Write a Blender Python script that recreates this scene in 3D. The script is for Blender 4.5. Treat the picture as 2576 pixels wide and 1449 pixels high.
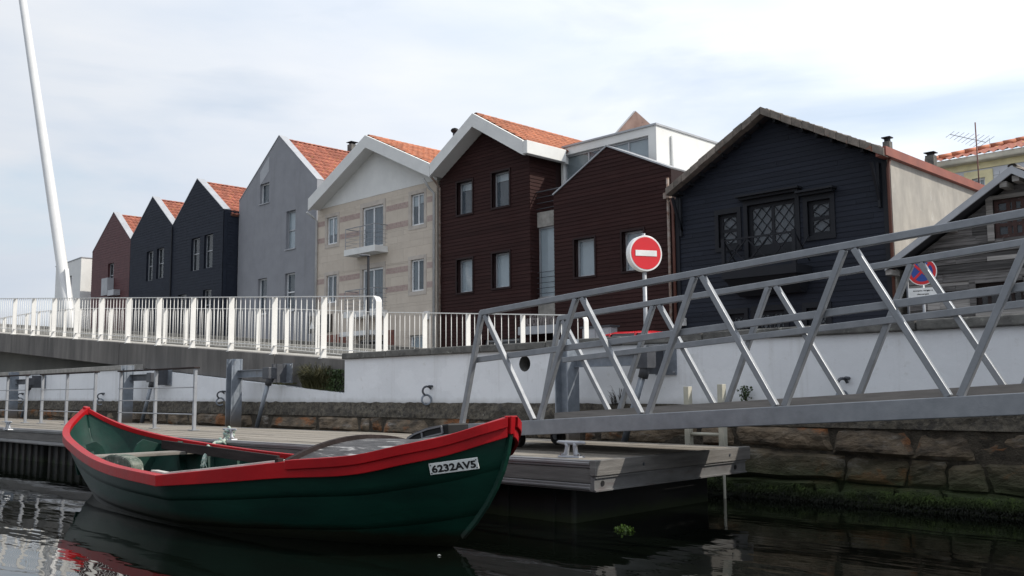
import bpy, math, random
from mathutils import Vector, Matrix, Euler, noise
random.seed(7)
S = bpy.context.scene
for o in list(bpy.data.objects): bpy.data.objects.remove(o)
COL = S.collection

# ---------------------------------------------------------------- camera
H = 1.07                      # eye height above the water
CX, CY = 1288.0, 724.5        # pixel frame 2576 x 1449
FOC = 2385.9
AX = Vector((0.7020513, -0.0822716, -0.7073580))
AY = Vector((0.7120828, 0.0701249, 0.6985846))
AZ = Vector((-0.0078703, -0.9941398, 0.1078155))
CAM = Vector((0, 0, H))
cd = bpy.data.cameras.new('camera'); cam = bpy.data.objects.new('camera', cd); COL.objects.link(cam)
right = Vector((AX.x, AY.x, AZ.x)); down = Vector((AX.y, AY.y, AZ.y)); fwd = Vector((AX.z, AY.z, AZ.z))
m = Matrix.Identity(4)
for i in range(3):
    m[i][0] = right[i]; m[i][1] = -down[i]; m[i][2] = -fwd[i]; m[i][3] = CAM[i]
cam.matrix_world = m
cd.sensor_width = 36.0; cd.lens = FOC / 2576 * 36.0
cd.clip_start = 0.05; cd.clip_end = 3000
S.camera = cam

# ---------------------------------------------------------------- light
SUN_AZ, SUN_EL = math.radians(36), math.radians(44)
tosun = Vector((math.cos(SUN_AZ)*math.cos(SUN_EL), math.sin(SUN_AZ)*math.cos(SUN_EL), math.sin(SUN_EL)))
ld = bpy.data.lights.new('sun', 'SUN'); ld.energy = 3.2; ld.angle = math.radians(0.8); ld.color = (1.0, 0.94, 0.84)
sun = bpy.data.objects.new('sun', ld); COL.objects.link(sun)
sun.rotation_euler = tosun.to_track_quat('Z', 'Y').to_euler(); sun.location = (20, 20, 60)

W = bpy.data.worlds.new('World'); S.world = W; W.use_nodes = True
wt = W.node_tree; wt.nodes.clear()
def wn(t, **k):
    n = wt.nodes.new(t)
    for a, b in k.items(): setattr(n, a, b)
    return n
def wl(a, b): wt.links.new(a, b)
out = wn('ShaderNodeOutputWorld'); bg = wn('ShaderNodeBackground'); bg.inputs['Strength'].default_value = 0.115
sky = wn('ShaderNodeTexSky', sky_type='NISHITA', sun_disc=False, sun_elevation=SUN_EL, sun_rotation=math.pi/2 - SUN_AZ)
sky.air_density = 1.3; sky.dust_density = 0.6; sky.ozone_density = 2.0; sky.altitude = 0
tc = wn('ShaderNodeTexCoord')
mp = wn('ShaderNodeMapping'); mp.inputs['Scale'].default_value = (1.0, 1.0, 4.2); mp.inputs['Location'].default_value = (2.3, 0.4, 0.62)
n1 = wn('ShaderNodeTexNoise'); n1.inputs['Scale'].default_value = 2.1; n1.inputs['Detail'].default_value = 7; n1.inputs['Roughness'].default_value = 0.5; n1.inputs['Distortion'].default_value = 0.4
n2 = wn('ShaderNodeTexNoise'); n2.inputs['Scale'].default_value = 3.4; n2.inputs['Detail'].default_value = 6; n2.inputs['Roughness'].default_value = 0.5
rmp = wn('ShaderNodeValToRGB'); rmp.color_ramp.elements[0].position = 0.33; rmp.color_ramp.elements[1].position = 0.50
rmp.color_ramp.elements[0].color = (0.58, 0.58, 0.58, 1); rmp.color_ramp.elements[1].color = (1, 1, 1, 1)
cr = wn('ShaderNodeValToRGB'); cr.color_ramp.elements[0].position = 0.3; cr.color_ramp.elements[1].position = 0.68
cr.color_ramp.elements[0].color = (5.75, 6.4, 7.35, 1); cr.color_ramp.elements[1].color = (7.15, 7.4, 7.8, 1)
mx = wn('ShaderNodeMix', data_type='RGBA')
wl(tc.outputs['Generated'], mp.inputs['Vector']); wl(mp.outputs['Vector'], n1.inputs['Vector']); wl(mp.outputs['Vector'], n2.inputs['Vector'])
wl(n1.outputs['Fac'], rmp.inputs['Fac']); wl(n2.outputs['Fac'], cr.inputs['Fac'])
# clouds are brighter towards the sun
dot = wn('ShaderNodeVectorMath', operation='DOT_PRODUCT'); dot.inputs[1].default_value = tosun
mr = wn('ShaderNodeMapRange'); mr.inputs['From Min'].default_value = -0.5; mr.inputs['From Max'].default_value = 0.5; mr.inputs['To Min'].default_value = 0.68; mr.inputs['To Max'].default_value = 1.14
wl(tc.outputs['Generated'], dot.inputs[0]); wl(dot.outputs['Value'], mr.inputs['Value'])
vm = wn('ShaderNodeVectorMath', operation='SCALE'); wl(cr.outputs['Color'], vm.inputs[0]); wl(mr.outputs['Result'], vm.inputs['Scale'])
wl(rmp.outputs['Color'], mx.inputs[0]); wl(sky.outputs['Color'], mx.inputs[6]); wl(vm.outputs['Vector'], mx.inputs[7])
wl(mx.outputs[2], bg.inputs['Color']); wl(bg.outputs['Background'], out.inputs['Surface'])
S.view_settings.view_transform = 'Standard'; S.view_settings.look = 'None'; S.view_settings.exposure = 0.32; S.view_settings.gamma = 1.0
S.view_settings.use_curve_mapping = False
S.render.engine = 'CYCLES'
S.render.resolution_x = 1024; S.render.resolution_y = 576

# ---------------------------------------------------------------- helpers
def U(px, py, ax, v):
    """point where the photo's pixel direction meets the plane x=v, y=v or z=v"""
    a, b = (px - CX) / FOC, (py - CY) / FOC
    d = Vector((AX.x*a + AX.y*b + AX.z, AY.x*a + AY.y*b + AY.z, AZ.x*a + AZ.y*b + AZ.z))
    i = 'xyz'.index(ax); t = (v - CAM[i]) / d[i]
    return CAM + d * t
def PX(p):
    d = Vector(p) - CAM
    q = Vector((right.dot(d), down.dot(d), fwd.dot(d)))
    return (q.x/q.z*FOC + CX, q.y/q.z*FOC + CY)
def ZR(rx, ry, rw, zw):
    s = rw / zw
    return lambda x, y: ((rx + x*s) * 2576/4096, (ry + y*s) * 2576/4096)

class MB:
    def __init__(s): s.v = []; s.f = []
    def add(s, vs, fs):
        n = len(s.v); s.v += [tuple(v) for v in vs]; s.f += [tuple(i + n for i in f) for f in fs]; return s
    def hexa(s, a):   # 8 points: bottom 4 ccw, top 4 ccw
        return s.add(a, [(3,2,1,0),(4,5,6,7),(0,1,5,4),(1,2,6,5),(2,3,7,6),(3,0,4,7)])
    def box(s, x0, x1, y0, y1, z0, z1):
        if x0 > x1: x0, x1 = x1, x0
        if y0 > y1: y0, y1 = y1, y0
        if z0 > z1: z0, z1 = z1, z0
        return s.hexa([(x0,y0,z0),(x1,y0,z0),(x1,y1,z0),(x0,y1,z0),(x0,y0,z1),(x1,y0,z1),(x1,y1,z1),(x0,y1,z1)])
    def bar(s, p, q, w, h, up=(0,0,1)):
        p, q = Vector(p), Vector(q); d = (q - p).normalized(); u = Vector(up)
        r = d.cross(u)
        if r.length < 1e-4: u = Vector((0,1,0)); r = d.cross(u)
        r.normalize(); u = r.cross(d).normalized()
        a = []
        for e in (p, q):
            for i, j in ((-1,-1),(1,-1),(1,1),(-1,1)): a.append(e + r*(i*w/2) + u*(j*h/2))
        return s.add(a, [(0,1,2,3),(7,6,5,4),(0,4,5,1),(1,5,6,2),(2,6,7,3),(3,7,4,0)])
    def tube(s, pts, r, n=8, caps=True):
        pts = [Vector(p) for p in pts]; k = len(pts); rs = r if isinstance(r, (list, tuple)) else [r]*k
        t0 = (pts[1]-pts[0]).normalized(); u = t0.orthogonal().normalized(); base = len(s.v); vs = []; fs = []
        for i, p in enumerate(pts):
            t = (pts[min(i+1,k-1)] - pts[max(i-1,0)]).normalized()
            u = (u - t*u.dot(t)).normalized(); w = t.cross(u)
            for j in range(n):
                a = 2*math.pi*j/n; vs.append(p + (u*math.cos(a) + w*math.sin(a))*rs[i])
        for i in range(k-1):
            for j in range(n):
                a = i*n+j; b = i*n+(j+1)%n; fs.append((a,b,b+n,a+n))
        if caps: fs.append(tuple(range(n-1,-1,-1))); fs.append(tuple(range((k-1)*n, k*n)))
        return s.add(vs, fs)
    def prism(s, poly, y0, y1):     # poly in (x,z), ccw seen from -y
        n = len(poly)
        vs = [(x,y0,z) for x,z in poly] + [(x,y1,z) for x,z in poly]
        fs = [tuple(range(n)), tuple(range(2*n-1, n-1, -1))] + [(i, i+n, (i+1)%n+n, (i+1)%n) for i in range(n)]
        return s.add(vs, fs)
    def torus(s, c, n, R, r, a0=0, a1=2*math.pi, k=18, up=(0,0,1)):
        n = Vector(n).normalized(); u = Vector(up); u = (u - n*u.dot(n)).normalized(); w = n.cross(u); c = Vector(c)
        full = abs(a1-a0-2*math.pi) < 1e-3
        pts = [c + (u*math.cos(a0+(a1-a0)*i/k) + w*math.sin(a0+(a1-a0)*i/k))*R for i in range(k+1)]
        return s.tube(pts, r, 7, not full)
    def grid(s, P, nu, nv, flip=False):
        vs = [P(i/nu, j/nv) for j in range(nv+1) for i in range(nu+1)]; fs = []
        for j in range(nv):
            for i in range(nu):
                a = j*(nu+1)+i; q = (a, a+1, a+nu+2, a+nu+1); fs.append(q[::-1] if flip else q)
        return s.add(vs, fs)
    def mesh(s, name, mat, smooth=False):
        me = bpy.data.meshes.new(name); me.from_pydata(s.v, [], s.f)
        import bmesh
        b = bmesh.new(); b.from_mesh(me); bmesh.ops.recalc_face_normals(b, faces=b.faces); b.to_mesh(me); b.free()
        if smooth:
            for p in me.polygons: p.use_smooth = True
        if mat: me.materials.append(mat)
        return me
    def build(s, name, mat, parent=None, smooth=False, bevel=0, kind=None):
        return obj(name, s.mesh(name, mat, smooth), parent, bevel=bevel, kind=kind, smooth=smooth)
BASE = {}
def obj(name, me, parent=None, loc=None, rot=None, bevel=0, kind=None, smooth=False):
    o = bpy.data.objects.new(name, me); COL.objects.link(o)
    if loc is not None: o.location = loc
    if rot is not None: o.rotation_euler = rot
    if parent is not None:
        o.parent = parent; o.matrix_parent_inverse = BASE[parent.name].copy()
        BASE[o.name] = (Matrix.Translation(Vector(loc or (0,0,0))) @ Euler(rot or (0,0,0)).to_matrix().to_4x4()).inverted()
    else:
        BASE[o.name] = Matrix.Identity(4)
    if bevel:
        bm = o.modifiers.new('b', 'BEVEL'); bm.width = bevel; bm.segments = 2; bm.limit_method = 'ANGLE'; bm.angle_limit = math.radians(40)
    if kind: o['kind'] = kind
    return o
def thing(name, label, cat, loc=(0,0,0), group=None):
    o = bpy.data.objects.new(name, None); COL.objects.link(o); o.location = loc; o.empty_display_size = 0.2
    BASE[o.name] = Matrix.Translation(Vector(loc)).inverted()
    return tag(o, label, cat, group)
def tag(o, label, cat, group=None):
    o['label'] = label; o['category'] = cat
    if group: o['group'] = group
    return o
def struct(o): o['kind'] = 'structure'; return o
def lerp(a, b, t): return a + (b-a)*t

# ---------------------------------------------------------------- materials
def mat(name, c1, c2=None, scale=4.0, rough=0.6, metal=0.0, bump=0.0, bscale=None, rand=0.0, stretch=(1,1,1), spec=0.5, layers=(), rvar=0.0, detail=6, lo=0.35, hi=0.65):
    """noise-mixed procedural material; layers: (colour, kind, params) dirt laid over the base"""
    M = bpy.data.materials.new(name); M.use_nodes = True; t = M.node_tree; N = t.nodes; L = t.links
    bs = N['Principled BSDF']; bs.inputs['Roughness'].default_value = rough; bs.inputs['Metallic'].default_value = metal
    bs.inputs['Specular IOR Level'].default_value = spec
    geo = N.new('ShaderNodeNewGeometry'); mp = N.new('ShaderNodeMapping'); mp.inputs['Scale'].default_value = stretch
    L.new(geo.outputs['Position'], mp.inputs['Vector'])
    vec = mp.outputs['Vector']
    if rand:
        oi = N.new('ShaderNodeObjectInfo'); ad = N.new('ShaderNodeVectorMath'); ad.operation = 'SCALE'; ad.inputs[0].default_value = (13, 7, 5)
        L.new(oi.outputs['Random'], ad.inputs['Scale']); a2 = N.new('ShaderNodeVectorMath'); a2.operation = 'ADD'
        L.new(vec, a2.inputs[0]); L.new(ad.outputs['Vector'], a2.inputs[1]); vec = a2.outputs['Vector']
    nz = N.new('ShaderNodeTexNoise'); nz.inputs['Scale'].default_value = scale; nz.inputs['Detail'].default_value = detail; nz.inputs['Roughness'].default_value = 0.6
    L.new(vec, nz.inputs['Vector'])
    rp = N.new('ShaderNodeValToRGB'); rp.color_ramp.elements[0].position = lo; rp.color_ramp.elements[1].position = hi
    c2 = c2 or tuple(x*0.8 for x in c1)
    rp.color_ramp.elements[0].color = (*c2, 1); rp.color_ramp.elements[1].color = (*c1, 1)
    L.new(nz.outputs['Fac'], rp.inputs['Fac']); col = rp.outputs['Color']
    if rand:
        hs = N.new('ShaderNodeHueSaturation'); mr = N.new('ShaderNodeMapRange'); mr.inputs['To Min'].default_value = 1-rand; mr.inputs['To Max'].default_value = 1+rand
        L.new(oi.outputs['Random'], mr.inputs['Value']); L.new(mr.outputs['Result'], hs.inputs['Value']); L.new(col, hs.inputs['Color']); col = hs.outputs['Color']
    for (lc, sc, st, lo2, hi2, amt) in layers:
        m2 = N.new('ShaderNodeMapping'); m2.inputs['Scale'].default_value = st; L.new(geo.outputs['Position'], m2.inputs['Vector'])
        z2 = N.new('ShaderNodeTexNoise'); z2.inputs['Scale'].default_value = sc; z2.inputs['Detail'].default_value = 7; z2.inputs['Roughness'].default_value = 0.65
        L.new(m2.outputs['Vector'], z2.inputs['Vector'])
        r2 = N.new('ShaderNodeMapRange'); r2.inputs['From Min'].default_value = lo2; r2.inputs['From Max'].default_value = hi2; r2.inputs['To Max'].default_value = amt
        L.new(z2.outputs['Fac'], r2.inputs['Value'])
        mxn = N.new('ShaderNodeMix'); mxn.data_type = 'RGBA'; L.new(r2.outputs['Result'], mxn.inputs[0]); L.new(col, mxn.inputs[6]); mxn.inputs[7].default_value = (*lc, 1); col = mxn.outputs[2]
    L.new(col, bs.inputs['Base Color'])
    if rvar:
        r3 = N.new('ShaderNodeMapRange'); r3.inputs['To Min'].default_value = rough-rvar; r3.inputs['To Max'].default_value = rough+rvar
        L.new(nz.outputs['Fac'], r3.inputs['Value']); L.new(r3.outputs['Result'], bs.inputs['Roughness'])
    if bump:
        zb = N.new('ShaderNodeTexNoise'); zb.inputs['Scale'].default_value = bscale or scale*4; zb.inputs['Detail'].default_value = 8; zb.inputs['Roughness'].default_value = 0.65
        L.new(vec, zb.inputs['Vector'])
        bp = N.new('ShaderNodeBump'); bp.inputs['Strength'].default_value = 1.0; bp.inputs['Distance'].default_value = bump
        L.new(zb.outputs['Fac'], bp.inputs['Height']); L.new(bp.outputs['Normal'], bs.inputs['Normal'])
    M['nodes_col'] = 0
    return M
def zband(M, colour, z0, z1, nscale=3.0, namp=0.12, amt=1.0):
    """growth or stain that ends at a height with a ragged edge (weed on the tide line, damp line)"""
    t = M.node_tree; N = t.nodes; L = t.links; bs = N['Principled BSDF']; src = bs.inputs['Base Color'].links[0].from_socket
    geo = N.new('ShaderNodeNewGeometry'); sp = N.new('ShaderNodeSeparateXYZ'); L.new(geo.outputs['Position'], sp.inputs[0])
    nz = N.new('ShaderNodeTexNoise'); nz.inputs['Scale'].default_value = nscale; nz.inputs['Detail'].default_value = 6; L.new(geo.outputs['Position'], nz.inputs['Vector'])
    ma = N.new('ShaderNodeMath'); ma.operation = 'MULTIPLY_ADD'; ma.inputs[1].default_value = namp*2; L.new(nz.outputs['Fac'], ma.inputs[0]); L.new(sp.outputs['Z'], ma.inputs[2])
    mr = N.new('ShaderNodeMapRange'); mr.inputs['From Min'].default_value = z0+namp; mr.inputs['From Max'].default_value = z1+namp; mr.inputs['To Max'].default_value = amt
    L.new(ma.outputs[0], mr.inputs['Value'])
    mx = N.new('ShaderNodeMix'); mx.data_type = 'RGBA'; L.new(mr.outputs['Result'], mx.inputs[0]); L.new(src, mx.inputs[6]); mx.inputs[7].default_value = (*colour, 1)
    L.new(mx.outputs[2], bs.inputs['Base Color']); return M
def glass(name, tint=(0.86,0.89,0.90), refl=0.55):
    M = bpy.data.materials.new(name); M.use_nodes = True; t = M.node_tree; N = t.nodes; L = t.links; N.clear()
    o = N.new('ShaderNodeOutputMaterial'); mx = N.new('ShaderNodeMixShader'); tr = N.new('ShaderNodeBsdfTransparent'); gl = N.new('ShaderNodeBsdfGlossy'); fr = N.new('ShaderNodeFresnel')
    tr.inputs['Color'].default_value = (*tint, 1); gl.inputs['Roughness'].default_value = 0.02; fr.inputs['IOR'].default_value = 1.0 + refl
    geo = N.new('ShaderNodeNewGeometry'); nz = N.new('ShaderNodeTexNoise'); nz.inputs['Scale'].default_value = 1.3; bp = N.new('ShaderNodeBump'); bp.inputs['Distance'].default_value = 0.002
    L.new(geo.outputs['Position'], nz.inputs['Vector']); L.new(nz.outputs['Fac'], bp.inputs['Height']); L.new(bp.outputs['Normal'], gl.inputs['Normal'])
    bf = N.new('ShaderNodeMath'); bf.operation = 'SUBTRACT'; bf.inputs[0].default_value = 1.0; L.new(geo.outputs['Backfacing'], bf.inputs[1])
    mu = N.new('ShaderNodeMath'); mu.operation = 'MULTIPLY'; L.new(fr.outputs[0], mu.inputs[0]); L.new(bf.outputs[0], mu.inputs[1])
    L.new(mu.outputs[0], mx.inputs[0]); L.new(tr.outputs[0], mx.inputs[1]); L.new(gl.outputs[0], mx.inputs[2]); L.new(mx.outputs[0], o.inputs['Surface'])
    return M

Mt = {}
Mt['quaywhite'] = zband(mat('whitewash', (0.76,0.77,0.79), (0.71,0.72,0.74), 2.5, 0.8, bump=0.004, bscale=9, layers=[((0.50,0.49,0.47), 2.2, (3.0,3.0,0.18), 0.55, 0.74, 0.5), ((0.80,0.81,0.83), 0.8, (1,1,1.6), 0.52, 0.54, 0.5), ((0.33,0.31,0.28), 4.0, (3,3,0.25), 0.66, 0.8, 0.5), ((0.45,0.44,0.40), 9.0, (1,1,1), 0.62, 0.8, 0.5)]), (0.30,0.28,0.24), 0.99, 0.88, 5, 0.05, 0.55)
Mt['cap'] = mat('weathered_concrete', (0.155,0.15,0.138), (0.07,0.068,0.064), 5, 0.9, bump=0.01, bscale=20, rand=0.14, layers=[((0.34,0.34,0.30), 14, (1,1,1), 0.58, 0.7, 0.6)])
Mt['coping'] = mat('pale_concrete', (0.36,0.34,0.31), (0.24,0.23,0.21), 5, 0.9, bump=0.006)
Mt['stone'] = zband(zband(mat('quay_stone', (0.20,0.150,0.100), (0.07,0.054,0.038), 6, 0.88, bump=0.04, bscale=17, rand=0.3, stretch=(0.7,0.7,1.3), layers=[((0.27,0.105,0.035), 1.5, (1,1,1.3), 0.54, 0.60, 0.85), ((0.33,0.31,0.285), 2.6, (0.8,1,2.2), 0.56, 0.68, 0.6), ((0.035,0.03,0.026), 5, (1,1,2), 0.56, 0.74, 0.8)]), (0.040,0.046,0.018), 0.52, 0.22, 2.2, 0.14, 0.85), (0.026,0.044,0.009), 0.25, 0.15, 6, 0.09, 0.85)
Mt['rubble'] = mat('rubble_render', (0.15,0.13,0.10), (0.045,0.04,0.034), 16, 0.95, bump=0.03, bscale=26, layers=[((0.30,0.28,0.25), 30, (1,1,1), 0.62, 0.70, 0.7), ((0.05,0.045,0.04), 2.2, (1,1,1), 0.5, 0.66, 0.6)])
Mt['mortar'] = zband(mat('dark_joint', (0.095,0.078,0.057), (0.035,0.029,0.021), 14, 0.95, bump=0.03), (0.02,0.03,0.008), 0.4, 0.2)
Mt['weed'] = mat('weed', (0.044,0.074,0.009), (0.007,0.012,0.002), 5, 0.85, lo=0.38, hi=0.6)
zband(Mt['weed'], (0.006,0.007,0.004), 0.11, 0.03, 6, 0.04, 0.95)
Mt['beamc'] = mat('stained_concrete', (0.20,0.185,0.17), (0.115,0.107,0.10), 1.2, 0.9, bump=0.006, bscale=20, stretch=(1,1,0.25), layers=[((0.07,0.066,0.062), 1.5, (2.2,1,0.25), 0.42, 0.66, 0.75), ((0.50,0.49,0.47), 2.1, (3.5,1,0.12), 0.66, 0.74, 0.6), ((0.30,0.17,0.10), 3, (1,1,3), 0.66, 0.8, 0.3)])
Mt['abut'] = mat('abutment_concrete', (0.20,0.195,0.17), (0.15,0.145,0.13), 1.0, 0.9, bump=0.004)
Mt['deckc'] = mat('deck_concrete', (0.42,0.40,0.36), None, 3, 0.85)
Mt['railw'] = mat('white_painted_steel', (0.70,0.69,0.665), (0.64,0.63,0.61), 3, 0.42, layers=[((0.42,0.30,0.20), 12, (1,1,1), 0.70, 0.8, 0.4)])
Mt['mast'] = mat('white_mast_paint', (0.60,0.60,0.595), (0.55,0.55,0.55), 1, 0.4, layers=[((0.55,0.54,0.52), 1.2, (1,1,0.3), 0.6, 0.85, 0.4)])
Mt['alu'] = mat('mill_aluminium', (0.25,0.26,0.275), (0.195,0.205,0.22), 9, 0.42, metal=0.45, bump=0.001, bscale=60, rvar=0.1, layers=[((0.20,0.20,0.20), 5, (1,1,1), 0.58, 0.8, 0.5)])
Mt['galv'] = mat('galvanised_steel', (0.25,0.275,0.31), (0.185,0.205,0.235), 14, 0.5, metal=0.4, rvar=0.1, layers=[((0.15,0.13,0.12), 4, (1,1,0.6), 0.58, 0.75, 0.6)])
Mt['galvd'] = mat('dark_galvanised', (0.095,0.10,0.112), (0.065,0.068,0.078), 7, 0.55, metal=0.4, layers=[((0.14,0.09,0.06), 5, (1,1,1), 0.6, 0.8, 0.5)])
Mt['galvl'] = mat('pale_galvanised', (0.33,0.34,0.36), (0.26,0.27,0.29), 7, 0.45, metal=0.3)
Mt['pile'] = zband(mat('pile_steel', (0.27,0.30,0.34), (0.20,0.225,0.26), 9, 0.5, metal=0.4, layers=[((0.22,0.17,0.13), 4, (1,1,0.4), 0.6, 0.8, 0.6)]), (0.20,0.15,0.10), 0.85, 0.5, 4, 0.08, 0.85)
Mt['plank'] = mat('silvered_planks', (0.27,0.24,0.20), (0.165,0.146,0.122), 3.0, 0.85, bump=0.004, bscale=16, rand=0.16, stretch=(0.25,6,6), layers=[((0.13,0.115,0.10), 3, (0.4,4,1), 0.55, 0.75, 0.6)])
Mt['fascia'] = mat('weathered_fascia', (0.165,0.155,0.145), (0.10,0.094,0.088), 4.0, 0.8, bump=0.004, bscale=14, rand=0.1, stretch=(0.5,0.5,6), layers=[((0.09,0.08,0.07), 3, (0.7,0.7,3), 0.55, 0.75, 0.6)])
Mt['pframe'] = mat('pontoon_aluminium', (0.26,0.258,0.258), (0.17,0.168,0.168), 3, 0.5, metal=0.5, stretch=(0.4,1,3), layers=[((0.16,0.12,0.12), 3, (0.3,1,5), 0.52, 0.7, 0.6)])
Mt['float'] = zband(mat('black_float', (0.007,0.007,0.0075), (0.004,0.004,0.004), 5, 0.7), (0.014,0.022,0.005), 0.10, 0.02, 8, 0.05, 0.9)
Mt['slat'] = mat('float_fin', (0.035,0.031,0.027), (0.014,0.013,0.012), 6, 0.8)
Mt['rubber'] = mat('black_rubber', (0.018,0.018,0.019), (0.010,0.010,0.010), 8, 0.65)
Mt['blackpl'] = mat('black_plastic', (0.010,0.010,0.011), (0.006,0.006,0.006), 8, 0.55, spec=0.25)
Mt['greypl'] = mat('grey_plastic', (0.17,0.17,0.18), (0.12,0.12,0.125), 8, 0.5)
Mt['bgreen'] = zband(zband(mat('green_hull_paint', (0.004,0.036,0.024), (0.003,0.024,0.017), 1.8, 0.42, spec=0.3, bump=0.003, bscale=5, stretch=(0.6,1,2.4), rvar=0.08, layers=[((0.008,0.045,0.035), 1.6, (0.4,1,7), 0.60, 0.74, 0.5), ((0.22,0.28,0.25), 30, (0.6,1,2), 0.72, 0.77, 0.7), ((0.003,0.012,0.010), 1.1, (0.6,1,3), 0.5, 0.7, 0.6), ((0.012,0.036,0.032), 9, (0.25,1,9), 0.66, 0.76, 0.5)]), (0.010,0.011,0.006), 0.13, 0.07, 5, 0.04, 0.97), (0.006,0.007,0.004), 0.05, 0.0, 9, 0.03, 1)
Mt['bgreen2'] = mat('green_inner_paint', (0.005,0.038,0.027), (0.003,0.022,0.017), 3, 0.6, spec=0.25, bump=0.004, bscale=8, layers=[((0.03,0.14,0.09), 6, (1,1,0.5), 0.64, 0.8, 0.5), ((0.02,0.03,0.026), 2.4, (1,1,1), 0.5, 0.7, 0.6)])
Mt['bred'] = mat('red_gunwale_paint', (0.36,0.0045,0.008), (0.27,0.0035,0.007), 3, 0.45, spec=0.22, bump=0.003, bscale=7, rvar=0.08, layers=[((0.10,0.012,0.012), 7, (0.8,1,3), 0.64, 0.78, 0.6), ((0.03,0.006,0.006), 24, (0.5,1,2), 0.70, 0.76, 0.8)])
Mt['bdark'] = mat('dark_oak', (0.040,0.030,0.029), (0.020,0.015,0.014), 3, 0.8, spec=0.15, bump=0.004, stretch=(0.3,3,3))
Mt['bgrey'] = mat('flaking_deck_paint', (0.065,0.062,0.063), (0.025,0.024,0.025), 10, 0.7, bump=0.006, bscale=24, stretch=(0.6,2,1), layers=[((0.42,0.41,0.40), 11, (0.35,2.6,1), 0.55, 0.64, 0.8)])
Mt['bwood'] = mat('worn_thwart', (0.26,0.235,0.205), (0.13,0.115,0.10), 4, 0.8, bump=0.004, stretch=(3,0.4,3))
Mt['bwhite'] = mat('pale_cap_wood', (0.55,0.54,0.50), (0.36,0.34,0.31), 5, 0.7)
Mt['lichen'] = mat('mossy_timber', (0.17,0.18,0.15), (0.05,0.075,0.055), 11, 0.85, bump=0.01, layers=[((0.40,0.38,0.34), 16, (1,1,1), 0.58, 0.66, 0.8)])
Mt['rope'] = mat('green_white_rope', (0.50,0.49,0.42), (0.16,0.30,0.26), 40, 0.8, bump=0.004, bscale=60)
Mt['plate'] = mat('number_plate', (0.74,0.76,0.74), (0.66,0.69,0.68), 5, 0.45)
Mt['black'] = mat('black_paint', (0.012,0.012,0.013), None, 5, 0.5)
Mt['leaf'] = mat('grass_blades', (0.115,0.105,0.036), (0.05,0.055,0.018), 6, 0.7, rand=0.3)
Mt['leaf2'] = mat('bush_leaves', (0.05,0.085,0.022), (0.025,0.045,0.012), 9, 0.6)
# houses
Mt['slate'] = mat('slate_blue_cladding', (0.024,0.029,0.042), (0.018,0.022,0.033), 3, 0.65, bump=0.003, rand=0.05, spec=0.15, layers=[((0.036,0.041,0.054), 2.0, (0.5,0.5,3), 0.55, 0.75, 0.5)])
Mt['maroon'] = mat('maroon_cladding', (0.115,0.045,0.047), (0.085,0.034,0.037), 3, 0.6, spec=0.3, bump=0.003, layers=[((0.09,0.04,0.042), 1.5, (1,1,2), 0.5, 0.7, 0.5)])
Mt['brown'] = mat('brown_board', (0.041,0.0182,0.0165), (0.029,0.0128,0.0120), 3, 0.7, spec=0.12, bump=0.004, bscale=14, rand=0.13, stretch=(0.3,1,5), layers=[((0.028,0.009,0.008), 1.0, (1,1,0.6), 0.52, 0.75, 0.5)])
Mt['brownd'] = mat('brown_trim', (0.022,0.009,0.009), None, 3, 0.6, spec=0.25)
Mt['navy'] = mat('dark_blue_board', (0.0160,0.0195,0.030), (0.0108,0.0134,0.021), 2, 0.65, spec=0.22, bump=0.004, bscale=14, rand=0.13, stretch=(0.3,1,5))
Mt['navyd'] = mat('dark_blue_trim', (0.015,0.0165,0.021), None, 3, 0.6, spec=0.25)
Mt['oldw'] = mat('bare_weathered_board', (0.19,0.18,0.175), (0.045,0.041,0.04), 3.0, 0.9, bump=0.014, bscale=9, rand=0.55, stretch=(0.35,1,7), layers=[((0.030,0.027,0.026), 1.6, (0.6,1,2.6), 0.5, 0.66, 0.8)])
Mt['oldwl'] = mat('pale_replaced_board', (0.36,0.34,0.32), (0.20,0.19,0.18), 3.0, 0.9, bump=0.008, bscale=9, stretch=(0.35,1,7), rand=0.1)
Mt['greyr'] = mat('grey_render', (0.27,0.275,0.295), (0.235,0.24,0.26), 1.3, 0.9, bump=0.003, bscale=30, layers=[((0.165,0.165,0.175), 1.4, (1.6,1,0.14), 0.55, 0.8, 0.45)])
Mt['beige'] = mat('beige_stone_cladding', (0.57,0.50,0.42), (0.53,0.46,0.385), 2.2, 0.8, bump=0.002, rand=0.04, layers=[((0.44,0.385,0.335), 1.6, (1.2,1,0.25), 0.56, 0.8, 0.35)])
Mt['beigej'] = mat('beige_joint', (0.47,0.42,0.37), None, 3, 0.9)
Mt['beiget'] = mat('beige_trim', (0.52,0.465,0.41), None, 3, 0.8)
Mt['pink'] = mat('terracotta_band', (0.43,0.335,0.30), (0.37,0.275,0.25), 4, 0.8)
Mt['wht'] = mat('white_render', (0.72,0.72,0.70), (0.66,0.66,0.645), 1.5, 0.8, layers=[((0.50,0.49,0.46), 2, (1.5,1.5,0.3), 0.58, 0.85, 0.4)])
Mt['pvc'] = mat('white_window_frame', (0.78,0.79,0.80), None, 3, 0.35)
Mt['alw'] = mat('grey_window_frame', (0.42,0.43,0.45), (0.36,0.37,0.39), 3, 0.4, metal=0.3)
Mt['flash'] = mat('zinc_flashing', (0.40,0.41,0.43), (0.33,0.34,0.36), 2, 0.5, metal=0.2)
Mt['tile'] = mat('roof_tile', (0.44,0.165,0.085), (0.31,0.105,0.058), 5, 0.8, bump=0.004, rand=0.28, layers=[((0.26,0.13,0.08), 1.2, (1,1,1), 0.55, 0.75, 0.35)])
Mt['tilel'] = mat('lichened_tile', (0.35,0.118,0.075), (0.23,0.075,0.05), 5, 0.85, bump=0.004, rand=0.25, layers=[((0.50,0.32,0.05), 5.5, (1,1,1), 0.62, 0.68, 0.8)])
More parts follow.
